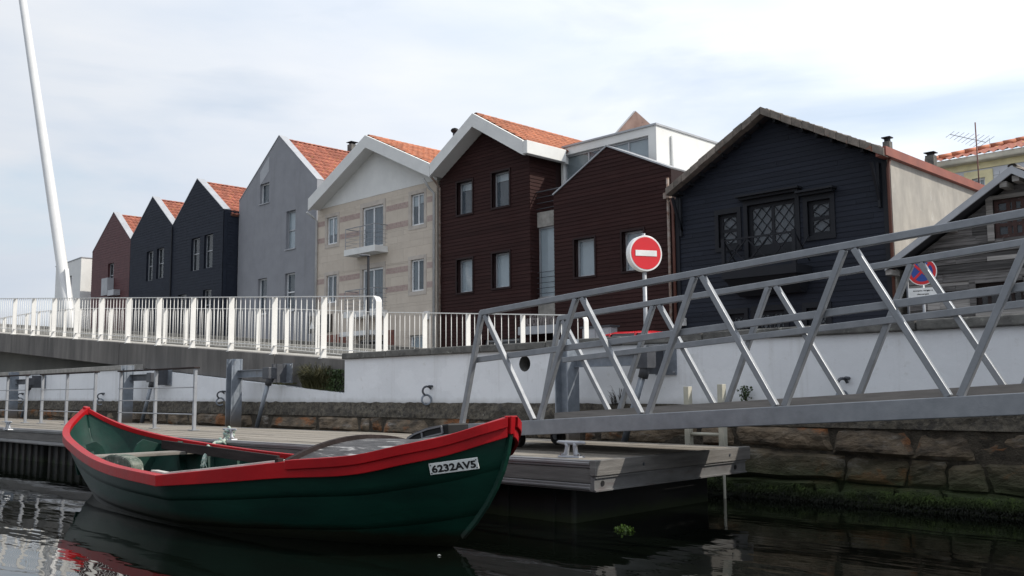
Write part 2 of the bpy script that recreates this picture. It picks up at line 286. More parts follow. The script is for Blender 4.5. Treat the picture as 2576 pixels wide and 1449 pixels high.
Mt['tileu'] = mat('roof_underlay', (0.20,0.09,0.06), None, 5, 0.9)
Mt['tilem'] = mat('mossy_tile', (0.23,0.195,0.165), (0.12,0.105,0.09), 4, 0.9, bump=0.006, rand=0.2, layers=[((0.30,0.10,0.05), 1.6, (1,1,1), 0.62, 0.66, 0.7)])
Mt['redfl'] = mat('red_flashing', (0.27,0.085,0.058), (0.20,0.065,0.048), 2, 0.7)
Mt['conc'] = mat('raw_concrete_wall', (0.39,0.36,0.315), (0.30,0.28,0.25), 1.6, 0.9, bump=0.004, stretch=(1,1,0.7), layers=[((0.20,0.19,0.175), 1.3, (1,1.2,0.35), 0.46, 0.75, 0.65), ((0.58,0.56,0.52), 2.2, (1,1,0.6), 0.6, 0.75, 0.6)])
Mt['brick'] = mat('brick_panel', (0.22,0.085,0.06), (0.13,0.055,0.045), 6, 0.85, bump=0.004)
Mt['yellow'] = mat('yellow_render', (0.82,0.74,0.46), None, 2, 0.85)
Mt['azul'] = mat('pale_glazed_tile', (0.60,0.62,0.66), (0.53,0.55,0.60), 3, 0.3)
Mt['cream'] = mat('cream_cornice', (0.62,0.58,0.48), None, 3, 0.8)
Mt['pipe'] = mat('grey_downpipe', (0.50,0.50,0.49), (0.40,0.40,0.39), 3, 0.5)
Mt['piperust'] = mat('rusty_downpipe', (0.30,0.26,0.23), (0.16,0.09,0.06), 7, 0.7)
Mt['pipebrown'] = mat('brown_downpipe', (0.12,0.045,0.03), None, 3, 0.6)
Mt['pane'] = glass('window_glass')
Mt['paned'] = glass('dark_glass', (0.72,0.74,0.76), 0.5)
Mt['frost'] = mat('frosted_glass', (0.40,0.45,0.46), (0.36,0.41,0.42), 1, 0.25, spec=0.6)
Mt['blind'] = mat('white_blind', (0.62,0.64,0.67), (0.56,0.58,0.61), 2, 0.8)
Mt['curt'] = mat('grey_curtain', (0.30,0.31,0.34), (0.20,0.21,0.235), 8, 0.9, stretch=(3,1,0.1))
Mt['dim'] = mat('dim_room', (0.055,0.055,0.062), (0.035,0.035,0.04), 1.5, 0.9)  # backing panel behind glass; dark colour stands for an unlit room
Mt['dimb'] = mat('dim_room_panel', (0.15,0.16,0.18), (0.12,0.13,0.15), 2, 0.9)  # backing tone painted dim for the room inside, also below half-drawn blinds
Mt['dimn'] = mat('pale_room_panel', (0.34,0.35,0.36), (0.28,0.29,0.30), 1.2, 0.9)  # backing panel with the room's brightness put into its colour
Mt['asph'] = mat('asphalt', (0.055,0.055,0.055), (0.045,0.045,0.045), 12, 0.9, bump=0.004)
Mt['pave'] = mat('paving', (0.30,0.285,0.26), (0.24,0.23,0.21), 4, 0.9, bump=0.004)
Mt['signred'] = mat('sign_red', (0.62,0.008,0.016), (0.56,0.007,0.014), 3, 0.35)
Mt['signblue'] = mat('sign_blue', (0.012,0.055,0.30), None, 3, 0.35)
Mt['signwhite'] = mat('sign_white', (0.80,0.80,0.79), None, 3, 0.35)
Mt['carred'] = mat('red_car_paint', (0.55,0.012,0.02), None, 1, 0.22, spec=0.7)
Mt['cardark'] = mat('dark_car_paint', (0.022,0.024,0.028), None, 1, 0.22, spec=0.7)
Mt['carwhite'] = mat('white_car_paint', (0.72,0.73,0.74), None, 1, 0.25, spec=0.7)
Mt['carglass'] = mat('car_glass', (0.02,0.024,0.028), None, 1, 0.06, spec=0.9)
Mt['chrome'] = mat('bright_metal', (0.6,0.6,0.6), None, 1, 0.2, metal=1)
Mt['lamp'] = mat('lamp_lens', (0.7,0.7,0.66), None, 1, 0.2)
Mt['tail'] = mat('tail_lens', (0.35,0.01,0.01), None, 1, 0.2)
Mt['letter'] = mat('grey_letters', (0.20,0.17,0.165), None, 1, 0.5)
Mt['foam'] = mat('floating_scrap', (0.75,0.75,0.72), None, 1, 0.6)

# ---------------------------------------------------------------- water, ground, sky
wm = bpy.data.materials.new('canal_water'); wm.use_nodes = True; t = wm.node_tree; N = t.nodes; L = t.links; bs = N['Principled BSDF']
bs.inputs['Base Color'].default_value = (0.0025, 0.0035, 0.0025, 1); bs.inputs['Roughness'].default_value = 0.015; bs.inputs['IOR'].default_value = 1.33
geo = N.new('ShaderNodeNewGeometry')
# ripples run across the view from the open canal; wavelength ~0.35 m plus a slower swell
def wv(scale, rot, st, detail=2.0):
    mp = N.new('ShaderNodeMapping'); mp.inputs['Rotation'].default_value = (0,0,rot); mp.inputs['Scale'].default_value = st; L.new(geo.outputs['Position'], mp.inputs['Vector'])
    nz = N.new('ShaderNodeTexNoise'); nz.inputs['Scale'].default_value = scale; nz.inputs['Detail'].default_value = detail; nz.inputs['Roughness'].default_value = 0.45; L.new(mp.outputs['Vector'], nz.inputs['Vector']); return nz.outputs['Fac']
a = wv(3.4, math.radians(-40), (0.45,1.7,1)); b = wv(0.8, math.radians(-30), (0.6,1.5,1), 1.0); c = wv(11, math.radians(-45), (0.5,1.8,1), 1.0)
m1 = N.new('ShaderNodeMath'); m1.operation = 'MULTIPLY_ADD'; m1.inputs[1].default_value = 0.28; L.new(a, m1.inputs[0])
m0 = N.new('ShaderNodeMath'); m0.operation = 'MULTIPLY'; m0.inputs[1].default_value = 1.0; L.new(b, m0.inputs[0]); L.new(m0.outputs[0], m1.inputs[2])
m2 = N.new('ShaderNodeMath'); m2.operation = 'MULTIPLY_ADD'; m2.inputs[1].default_value = 0.035; L.new(c, m2.inputs[0]); L.new(m1.outputs[0], m2.inputs[2])
bp = N.new('ShaderNodeBump'); bp.inputs['Strength'].default_value = 1.0; bp.inputs['Distance'].default_value = 0.009; L.new(m2.outputs[0], bp.inputs['Height']); L.new(bp.outputs['Normal'], bs.inputs['Normal'])
struct(MB().add([(-900,-900,0),(900,-900,0),(900,900,0),(-900,900,0)], [(0,1,2,3)]).build('canal_water', wm))
SZ = 1.25
struct(MB().box(-900, 900, 13.6, 900, 0.6, SZ).build('ground', Mt['asph']))
struct(MB().box(-120, 60, 9.02, 13.6, 0.6, SZ+0.12).build('quay_pavement', Mt['pave']))
struct(MB().box(-120, 60, 22.6, 25.2, 1.0, SZ+0.13).build('house_pavement', Mt['pave']))
# the far bank beyond the bend of the canal
struct(MB().box(-900, -120, 9.02, 13.6, 0.6, SZ).build('far_bank', Mt['pave']))

# ---------------------------------------------------------------- quay wall
YW = 8.6
XC = U(867, 945, 'y', YW).x           # where the raised parapet starts beside the ramp
ZCB, ZCT, ZWB = 1.58, 1.68, 0.905
XR = 6.0
def beam_bot(x): return 1.08 + (-12.68 - x) * 0.0715
def beam_top(x): return 1.59 + (-12.69 - x) * 0.0727
quay = thing('quay_wall', 'whitewashed parapet with dark capstones on a rough stone base along the canal', 'wall', (-10, YW, 0))
# white parapet with the round drain cut through it
dc = U(1320, 915, 'y', YW); dr = 0.10
pw = MB()
def hole_wall(mb, x0, x1, z0, z1, y0, y1, c, r):
    mb.box(x0, c.x-r*1.3, y0, y1, z0, z1); mb.box(c.x+r*1.3, x1, y0, y1, z0, z1)
    mb.box(c.x-r*1.3, c.x+r*1.3, y0, y1, z0, c.z-r*1.3); mb.box(c.x-r*1.3, c.x+r*1.3, y0, y1, c.z+r*1.3, z1)
    k = 24; vs = []; fs = []
    for i in range(k):
        a = 2*math.pi*i/k; ca, sa = math.cos(a), math.sin(a); q = 1.3*r/max(abs(ca), abs(sa))
        vs += [(c.x+ca*r, y0, c.z+sa*r), (c.x+ca*q, y0, c.z+sa*q)]
    for i in range(k):
        j = (i+1) % k; fs += [(2*i, 2*i+1, 2*j+1, 2*j)]
    mb.add(vs, fs)
hole_wall(pw, XC, XR, ZWB, ZCB, YW, YW+0.4, dc, dr)
pw.build('parapet_face', Mt['quaywhite'], quay)
k_ = 24; ring_ = [(math.cos(2*math.pi*i/k_), math.sin(2*math.pi*i/k_)) for i in range(k_)]
MB().add([(dc.x+a*dr, YW+y_, dc.z+b*dr) for y_ in (0.0, 0.22) for a, b in ring_], [(i, (i+1)%k_, (i+1)%k_+k_, i+k_) for i in range(k_)]).build('drain_bore', Mt['cap'], quay, smooth=True)
dpo = MB().add([(dc.x+math.cos(2*math.pi*i/24)*dr*0.98, YW+0.2, dc.z+math.sin(2*math.pi*i/24)*dr*0.98) for i in range(24)], [tuple(range(24))]).build('drain_dark_disc', Mt['mortar'], quay)  # disc closing the bore, painted dark for the shade inside
lw = MB(); xk = -12.68 - (1.60-1.08)/0.0715
lw.prism([(-60, ZWB), (XC, ZWB), (XC, beam_bot(XC)-0.01), (xk, 1.59), (-60, 1.59)], YW, YW+0.4)
lw.build('lower_face', Mt['quaywhite'], quay)
MB().box(-60, xk-0.25, YW-0.03, YW+0.45, 1.595, 1.70).build('coping', Mt['coping'], quay, bevel=0.012)
x = XC - 0.03
while x < XR:
    l = random.uniform(1.0, 1.45); dz = random.uniform(-0.006, 0.006)
    MB().box(x+0.006, x+l-0.006, YW-0.05+random.uniform(-.008,.008), YW+0.46, ZCB+0.002, ZCT+dz).build('cap_stone', Mt['cap'], quay, bevel=0.014)
    x += l
# rough strip right under the paint, then courses of big stones
def rough_strip(x0, x1, z0, z1, y, amp, mb):
    nx = int((x1-x0)/0.09); nz = 4
    def P(u, v):
        xx = lerp(x0, x1, u); zz = lerp(z0, z1, v); k = noise.noise(Vector((xx*5, zz*7, 3.1)))*amp + noise.noise(Vector((xx*17, zz*21, 1.1)))*amp*.5
        return (xx, y - 0.03*(1-v) + k, zz + (noise.noise(Vector((xx*6, 9, 2)))*0.022 if v > .99 else 0))
    mb.grid(P, nx, nz)
rs = MB(); rough_strip(-60, XR, 0.70, ZWB+0.01, YW-0.035, 0.03, rs); rs.build('rubble_band', Mt['rubble'], quay, smooth=False)
MB().box(-60, XR, YW-0.045, YW+0.5, -1.5, 0.72).build('joint_mortar', Mt['mortar'], quay)
zc = [0.71, U(2300,1149,'y',YW-.1).z, U(2300,1226,'y',YW-.12).z, 0.02, -0.35]
def zjoint(ci, x):     # the bed joints wander
    if ci in (0, 4): return zc[ci] + 0.012*noise.noise(Vector((x*1.7, ci*3.3, 1)))
    return zc[ci] + 0.065*noise.noise(Vector((x*0.7, ci*3.3, 1))) + 0.016*noise.noise(Vector((x*2.6, ci*5.1, 2)))
def stone(x0, x1, ci, y, prot, seed):
    b = MB(); fine = x0 > -9; nx, nz = max(5, int((x1-x0)/(0.055 if fine else 0.12))), (8 if fine else 5); hgt = zc[ci]-zc[ci+1]; tl_ = random.uniform(-0.10, 0.10); tr_ = random.uniform(-0.10, 0.10); lean = random.uniform(-0.03, 0.03); ch = random.uniform(0.02, 0.09)
    def P(u, v):
        xa = x0 + tl_*(v-.5) + 0.02*noise.noise(Vector((v*4, seed, 5))); xb = x1 + tr_*(v-.5) + 0.02*noise.noise(Vector((v*4, seed+9, 5)))
        xx = lerp(xa, xb, u); zz = lerp(zjoint(ci+1, xx)+0.010, zjoint(ci, xx)-0.010, v)
        e = min(min(u, 1-u)*(x1-x0), min(v, 1-v)*hgt); rd = prot*min(1, e/ch)**0.6
        k = noise.noise(Vector((xx*1.6+seed, zz*3, seed)))*0.045 + noise.noise(Vector((xx*5, zz*8, seed)))*0.024 + noise.noise(Vector((xx*13, zz*19, seed)))*0.018
        return (xx, y - rd - (k if e > 0.004 else 0) + lean*(v-.5)*2 - (1-v)*0.02, zz)
    b.grid(P, nx, nz)
    w = nx+1
    ring = list(range(0, w)) + [w*j+nx for j in range(1, nz+1)] + [w*nz+i for i in range(nx-1, -1, -1)] + [w*j for j in range(nz-1, 0, -1)]
    vs = [(b.v[i][0], y+0.12, b.v[i][2]) for i in ring]; base = len(b.v); b.v += vs
    for i in range(len(ring)): j = (i+1) % len(ring); b.f.append((ring[i], ring[j], base+j, base+i))
    return b
ns = 0
for ci in range(4):
    x = -34 + random.uniform(-1, 0)
    while x < XR:
        l = random.choice((random.uniform(0.22, 0.5), random.uniform(0.5, 1.1), random.uniform(0.8, 1.5)))
        if x > -9 or ci < 2:
            stone(x+0.012, x+l-0.014, ci, YW-0.02-0.03*ci, random.uniform(0.015, 0.075), ns*1.7).build('stone', Mt['stone'], quay, smooth=False); ns += 1
        x += l
# weed hanging on the stones at the tide line
wd = MB(); rw = random.Random(3)
for i in range(16000):
    xx = rw.uniform(-6.3, 1.5); h0 = 0.15 + 0.06*noise.noise(Vector((xx*1.3, 0, 7))) + 0.04*noise.noise(Vector((xx*5, 0, 3))); zz = rw.uniform(-0.02, h0) ; yy = YW - 0.13 - 0.03*rw.random() - (h0-zz)*0.25
    l = rw.uniform(0.015, 0.05); w = rw.uniform(0.003, 0.007); a = rw.uniform(-0.8, 0.8)
    d = Vector((a*l*0.7, -l*0.6, -l*0.55 if rw.random() < .7 else l*.2)); s_ = Vector((w, rw.uniform(-.003,.003), rw.uniform(-.003,.003)))
    p = Vector((xx, yy, zz)); n = len(wd.v)
    wd.v += [tuple(p-s_), tuple(p+s_), tuple(p+d)]; wd.f.append((n, n+1, n+2))
tag(wd.build('tide_weed', Mt['weed'], None, kind='stuff'), 'bright green weed fringe at the water line of the stone quay', 'weed')
# small stones' mortar pebbles along the rubble band
# ---------------------------------------------------------------- mooring rings on the white wall
RING = None
def mooring_ring(p, label, tilt=0.0, ring=True):
    t = thing('mooring_ring', label, 'mooring ring', p, 'mooring rings on the quay wall')
    p = Vector(p)
    k = MB().torus(p + Vector((-0.03,-0.075,-0.062)), (0.93,-0.36,0), 0.062, 0.015, math.radians(-70), math.radians(150), 16)
    k.tube([p + Vector((0,0.05,0)), p + Vector((0,-0.07,0.004))], 0.016, 8); k.build('hook', Mt['galvd'], t, smooth=True)
    if ring: MB().torus(p + Vector((-0.035,-0.08,-0.185)), (0.93,-0.36,tilt), 0.068, 0.015, k=22).build('ring', Mt['galv'], t, smooth=True)
for (q, lb) in (((1088,972), 'grey iron mooring ring on the tall white parapet beside the drain hole'), ((263,990), 'iron mooring ring on the white wall between the two left bracket posts'), ((567,985), 'iron mooring ring half hidden by the tall bracket post below the ramp end'), ((60,990), 'iron mooring ring on the white wall far down under the ramp'), ((2136,952), 'rusty mooring ring on the white parapet seen through the gangway truss')):
    mooring_ring(U(*q, 'y', YW), lb, 0.1)

# ---------------------------------------------------------------- ramp of the footbridge
YB = 8.75
ramp = thing('footbridge_ramp', 'stained concrete footbridge ramp sloping down along the quay wall', 'bridge', (-20, 9.5, 1.3))
XE = XC - 0.02; XL = -62.0
def slopebox(mb, x0, x1, y0, y1, b0, t0, b1, t1):
    mb.hexa([(x0,y0,b0),(x1,y0,b1),(x1,y1,b1),(x0,y1,b0),(x0,y0,t0),(x1,y0,t1),(x1,y1,t1),(x0,y1,t0)])
xj = U(299, 880, 'y', YB).x
segs = [XE, U(690,920,'y',YB).x, xj, XL]
for i in range(3):
    a, b = segs[i+1] + 0.012, segs[i] - 0.012
    mb = MB(); slopebox(mb, a, b, YB, YB+0.35, beam_bot(a), beam_top(a), beam_bot(b), beam_top(b)); mb.build('edge_beam', Mt['beamc'], ramp, bevel=0.012)
mb = MB(); slopebox(mb, XL, XE, YB+0.352, 11.4, beam_bot(XL)+0.12, beam_top(XL)-0.05, beam_bot(XE)+0.12, beam_top(XE)-0.05); mb.build('deck_slab', Mt['deckc'], ramp)
mb = MB(); slopebox(mb, XL, XE+1.5, 11.15, 11.4, beam_top(XL)-0.04, beam_top(XL)+0.13, beam_top(XE+1.5)-0.04, beam_top(XE+1.5)+0.13); mb.build('far_kerb', Mt['deckc'], ramp)
mb = MB(); slopebox(mb, XL, XE+2.5, 11.6, 11.9, SZ, beam_top(XL)+0.26, SZ, beam_top(XE+2.5)+0.2); mb.build('planter_wall', Mt['cap'], ramp)
mb = MB(); slopebox(mb, XL, XE-2, 9.5, 11.0, 0.9, beam_bot(XL)+0.10, 0.9, beam_bot(XE-2)+0.10); mb.build('abutment', Mt['abut'], ramp)
# ---------------------------------------------------------------- ramp railings (white flats, thin bars)
def railing(name, label, posts, y, ztop, h, nb, gap, endcurve, base_gap, pw_=0.11, barr=0.0068, group='white railings of the footbridge ramp'):
    """posts: x of every post from the low end; ztop(x) height of the handrail"""
    t = thing(name, label, 'railing', (posts[0], y, ztop(posts[0])-h), group)
    pm = MB().box(-0.0075, 0.0075, -pw_/2, pw_/2, -h, -0.012).mesh('post', Mt['railw'])
    lb_ = MB().box(-0.05, 0.05, -pw_/2-0.01, pw_/2+0.01, -h-0.001, -h+0.012)
    for sx in (-1,1):
        for sy in (-1,1): lb_.tube([(sx*.035, sy*.045, -h+.010), (sx*.035, sy*.045, -h+.03)], .009, 6)
    bpm = lb_.mesh('base_plate', Mt['railw'])
    bm_ = {}
    x0, x1 = posts[0], posts[-1]
    for i, x in enumerate(posts):
        if i == 0 and endcurve: continue
        po = obj('post', pm, t, (x, y, ztop(x)))
        obj('base_plate', bpm, po, (x, y, ztop(x)))
    for i in range(len(posts)-1):
        a, b = posts[i], posts[i+1]; n = nb
        for k in range(1, n+1):
            xx = lerp(a, b, k/(n+1)); key = 'bar'
            if key not in bm_: bm_[key] = MB().tube([(0,0,-h+base_gap), (0,0,-0.01)], barr, 6).mesh('bar', Mt['railw'], True)
            obj('bar', bm_[key], t, (xx, y, ztop(xx)))
        MB().bar((a-0.007, y, ztop(a)-h+base_gap), (b+0.007, y, ztop(b)-h+base_gap), 0.035, 0.012).build('lower_rail', Mt['railw'], t)
    hr = MB(); hx = [x0-(0.10 if endcurve else 0)] + [p for p in posts[1:]]
    for a, b in zip(hx, hx[1:]): hr.bar((a, y, ztop(a)), (b, y, ztop(b)), 0.055, 0.016)
    hr.build('handrail', Mt['railw'], t)
    if endcurve:   # broad flat bent round the corner
        r = 0.10; w = pw_; pts = []
        for k in range(9):
            a = math.pi/2*k/8; pts.append((x0 - r + math.sin(a)*r, ztop(x0) - r + math.cos(a)*r))
        pts.append((x0, ztop(x0)-h+base_gap))
        mb = MB(); th = 0.014
        for k in range(len(pts)-1):
            (xa, za), (xb, zb) = pts[k], pts[k+1]; d = Vector((xb-xa, zb-za)).normalized(); nx_, nz_ = d.y*th/2, -d.x*th/2
            mb.hexa([(xa-nx_,y-w/2,za-nz_),(xb-nx_,y-w/2,zb-nz_),(xb-nx_,y+w/2,zb-nz_),(xa-nx_,y+w/2,za-nz_),(xa+nx_,y-w/2,za+nz_),(xb+nx_,y-w/2,zb+nz_),(xb+nx_,y+w/2,zb+nz_),(xa+nx_,y+w/2,za+nz_)])
        mb.build('end_post', Mt['railw'], t)
    return t
def rail_top(x): return 2.655 + (-13.37 - x)*0.0728
near_posts = [-11.86] + [-13.37 - 1.565*k for k in range(0, 17)]
railing('ramp_railing', 'white barred railing on the canal edge of the ramp, ending in a rounded corner', near_posts, YB+0.06, rail_top, 1.03, 8, 0, True, 0.16)
frp = [U(px, 780, 'y', 11.0).x for px in (1474,1314.7,1177.5,1068.6,970.6,883.5,799.5,722,651)]
for k in range(24): frp.append(frp[-1] - 1.2)
fk = [(-9.5, 2.21), (-14.78, 2.60), (-18.09, 2.885), (-30.0, 3.70), (-33.5, 3.84), (-37.5, 3.86), (-60, 3.4)]
def far_top(x):
    for (xa, za), (xb, zb) in zip(fk, fk[1:]):
        if x >= xb: return lerp(za, zb, (x-xa)/(xb-xa))
    return fk[-1][1]
railing('ramp_railing', 'lower white railing along the street edge of the ramp, reaching the brown houses', frp, 11.0, far_top, 0.98, 7, 0, True, 0.10, pw_=0.10, barr=0.006)

# ---------------------------------------------------------------- white bridge mast
YM = 14.0
mb_ = U(168, 748, 'y', YM); mt_ = U(56, -8, 'y', YM); md = (mt_ - mb_).normalized()
mast = thing('bridge_mast', 'tall white leaning steel mast of the footbridge', 'mast', (mb_.x, YM, SZ))
base = mb_ - md * ((mb_.z - SZ)/md.z); top = mb_ + md*26
MB().tube([base, base + md*4, mb_ + md*9, mb_ + md*18, top], [0.225, 0.225, 0.20, 0.17, 0.125], 24).build('mast_tube', Mt['mast'], mast, smooth=True)
fl = MB()
for s_ in (1,):
    q = mb_ + Vector((0.62, 0, 0))
    fl.prism([(mb_.x-0.15, SZ), (mb_.x+1.1, SZ), (mb_.x+0.32, mb_.z-0.1), (mb_.x-0.12, mb_.z+1.2), (mb_.x-0.3, mb_.z+1.1)], YM-0.08, YM+0.08)
fl.build('foot_fin', Mt['mast'], mast, bevel=0.02)

# ---------------------------------------------------------------- pontoon
DZ = 0.52; PR = math.atan2(0.46, 12.9); PO = Vector((-4.90, 5.70, 0)); PWD = 2.33; PL = 30.0
def PT(u, v, z): # u metres to the left of the end, v metres in from the canal edge
    c_, s_ = math.cos(PR), math.sin(PR); return Vector((PO.x - u*c_ - v*s_, PO.y - u*s_ + v*c_, z))
pont = thing('pontoon', 'long floating pontoon with grey timber deck and aluminium edge', 'pontoon', PT(5, 1.1, 0))
def pbox(mb, u0, u1, v0, v1, z0, z1):
    p = [PT(u1,v0,z0),PT(u0,v0,z0),PT(u0,v1,z0),PT(u1,v1,z0),PT(u1,v0,z1),PT(u0,v0,z1),PT(u0,v1,z1),PT(u1,v1,z1)]
    return mb.hexa(p)
npl = 16; pwid = (PWD-0.06)/npl
for k in range(npl):
    u = 0.05 - random.uniform(0, 1.5) if False else 0.05
    first = True
    while u < PL:
        l = random.uniform(1.6, 3.2) if first else 3.0
        first = False
        e = min(u+l, PL); dz = random.uniform(-0.003, 0.003)
        pbox(MB(), u+0.002, e-0.002, 0.06 + k*pwid + 0.003, 0.06 + (k+1)*pwid - 0.003, DZ-0.035, DZ+dz).build('deck_plank', Mt['plank'], pont)
        u = e
# canal edge: bright top channel, timber fender board, lower channel, in 8 m units
for u0 in (0.02, 8.72, 17.2):
    u1 = {0.02: 8.66, 8.72: 17.14, 17.2: PL}[u0]
    mb = MB(); pbox(mb, u0, u1, 0.0, 0.057, DZ-0.055, DZ+0.004); pbox(mb, u0, u1, -0.012, 0.02, DZ-0.035, DZ-0.01); mb.build('edge_channel', Mt['pframe'], pont, bevel=0.006)
    pbox(MB(), u0, u1, 0.012, 0.05, DZ-0.175, DZ-0.057).build('fender_board', Mt['fascia'], pont, bevel=0.005)
    mb = MB(); pbox(mb, u0, u1, -0.005, 0.06, DZ-0.235, DZ-0.178); pbox(mb, u0, u1, -0.016, 0.01, DZ-0.222, DZ-0.200); mb.build('lower_channel', Mt['pframe'], pont, bevel=0.006)
# end: timber board on top, aluminium beam below, bolts
pbox(MB(), -0.045, 0.018, -0.012, PWD+0.03, DZ-0.115, DZ+0.006).build('end_board', Mt['fascia'], pont, bevel=0.006)
mb = MB(); pbox(mb, -0.02, 0.018, 0.0, PWD-0.03, DZ-0.235, DZ-0.118); pbox(mb, -0.035, 0.0, 0.0, PWD-0.03, DZ-0.235, DZ-0.222); pbox(mb, -0.035, 0.0, 0.0, PWD-0.03, DZ-0.132, DZ-0.120); mb.build('end_beam', Mt['pframe'], pont)
for v, z in ((0.62,DZ-.055),(1.98,DZ-.055)):
    MB().tube([PT(-0.040,v,z), PT(-0.052,v,z)], 0.013, 8).build('bolt', Mt['galvd'], pont)
for v in (0.10, PWD-0.22): MB().tube([PT(-0.017,v,DZ-.175), PT(-0.026,v,DZ-.175)], 0.022, 10).build('hole_dark_disc', Mt['black'], pont)  # solid black discs, their colour stands for the dark of open holes
mb = MB(); pbox(mb, 0.02, PL, PWD-0.03, PWD, DZ-0.235, DZ+0.002); mb.build('inner_beam', Mt['pframe'], pont)
fi = 0
for u0 in [0.32, 2.6, 5.0, 8.9, 11.4, 14.2, 17.4, 20.4, 23.4]:
    u1 = u0 + (2.15 if u0 < 8 else 2.2)
    mb = MB(); pbox(mb, u0, u1, 0.16, PWD-0.14, -0.25, DZ-0.237); mb.build('float', Mt['float'], pont, bevel=0.03)
    if u0 > 8:
        for k in range(8):
            uu = u0 + 0.1 + k*0.28
            pbox(MB(), uu, uu+0.09, 0.125, 0.165, -0.1, DZ-0.24).build('float_fin', Mt['slat'], pont)
    else:
        for k in range(4):
            uu = u0 + 0.2 + k*0.52
            pbox(MB(), uu, uu+0.12, 0.14, 0.165, -0.1, DZ-0.27).build('float_fin', Mt['float'], pont)
# clump of sea lettuce caught on the float
sl = MB(); pc = U(1572, 1332, 'z', 0.01)
pc = PT(0.0, 0.75, 0.0) if False else pc
for i in range(200):
    p = Vector((pc.x + random.gauss(0,.035), pc.y + random.gauss(0,.022), abs(random.gauss(0.0,.014)))); r = random.uniform(.006,.015)
    a = Vector((random.gauss(0,1),random.gauss(0,1),random.gauss(0,1))).normalized(); b = a.orthogonal().normalized()*r; a = a.cross(b).normalized()*r
    n = len(sl.v); sl.v += [tuple(p-a), tuple(p+b), tuple(p+a), tuple(p-b)]; sl.f.append((n,n+1,n+2,n+3))
Mt['lettuce'] = mat('sea_lettuce', (0.10,0.17,0.02), (0.03,0.06,0.008), 30, 0.5)
tag(sl.build('floating_weed', Mt['lettuce']), 'small clump of bright green weed floating below the pontoon end', 'weed')
# ---------------------------------------------------------------- cleats
def cleat(p, rz, label, sc=1.0):
    t = thing('dock_cleat', label, 'cleat', p, 'cleats along the pontoon edge'); p = Vector(p)
    R = Matrix.Rotation(rz, 3, 'Z'); f = lambda x,y,z: p + R @ Vector((x*sc,y*sc,z*sc))
    MB().tube([f(-.15,0,.118), f(-.135,0,.121), f(-.06,0,.117), f(.06,0,.117), f(.135,0,.121), f(.15,0,.118)], [.008*sc,.013*sc,.017*sc,.017*sc,.013*sc,.008*sc], 10).build('horn', Mt['galvl'], t, smooth=True)
    mb = MB()
    for s_ in (-1,1): mb.tube([f(s_*.075,0,.004), f(s_*.05,0,.03), f(s_*.04,0,.09), f(s_*.05,0,.115)], [.032*sc,.022*sc,.018*sc,.022*sc], 10)
    mb.build('stem', Mt['galvl'], t, smooth=True)
    mb = MB(); q = [f(-.115,-.04,0),f(.115,-.04,0),f(.115,.04,0),f(-.115,.04,0),f(-.11,-.035,.012),f(.11,-.035,.012),f(.11,.035,.012),f(-.11,.035,.012)]; mb.hexa(q); mb.build('base', Mt['galvl'], t)
    for s_ in (-1,1): MB().tube([f(s_*.095,-.02,.010), f(s_*.095,-.02,.028)], .012*sc, 8).build('bolt', Mt['chrome'], t)
cleat(U(1437, 1150, 'z', DZ+.003), PR, 'pale cast cleat on the free end of the pontoon below the gangway')
cleat(U(577, 1106, 'z', DZ+.003), PR, 'cast cleat wound with mooring rope beside the green boat')
cleat(U(238, 1091, 'z', DZ+.003), PR, 'small cast cleat on the pontoon just behind the raised stern of the boat')
cleat(U(20, 1081, 'z', DZ+.003), PR, 'small cast cleat on the far stretch of pontoon near the rail posts')

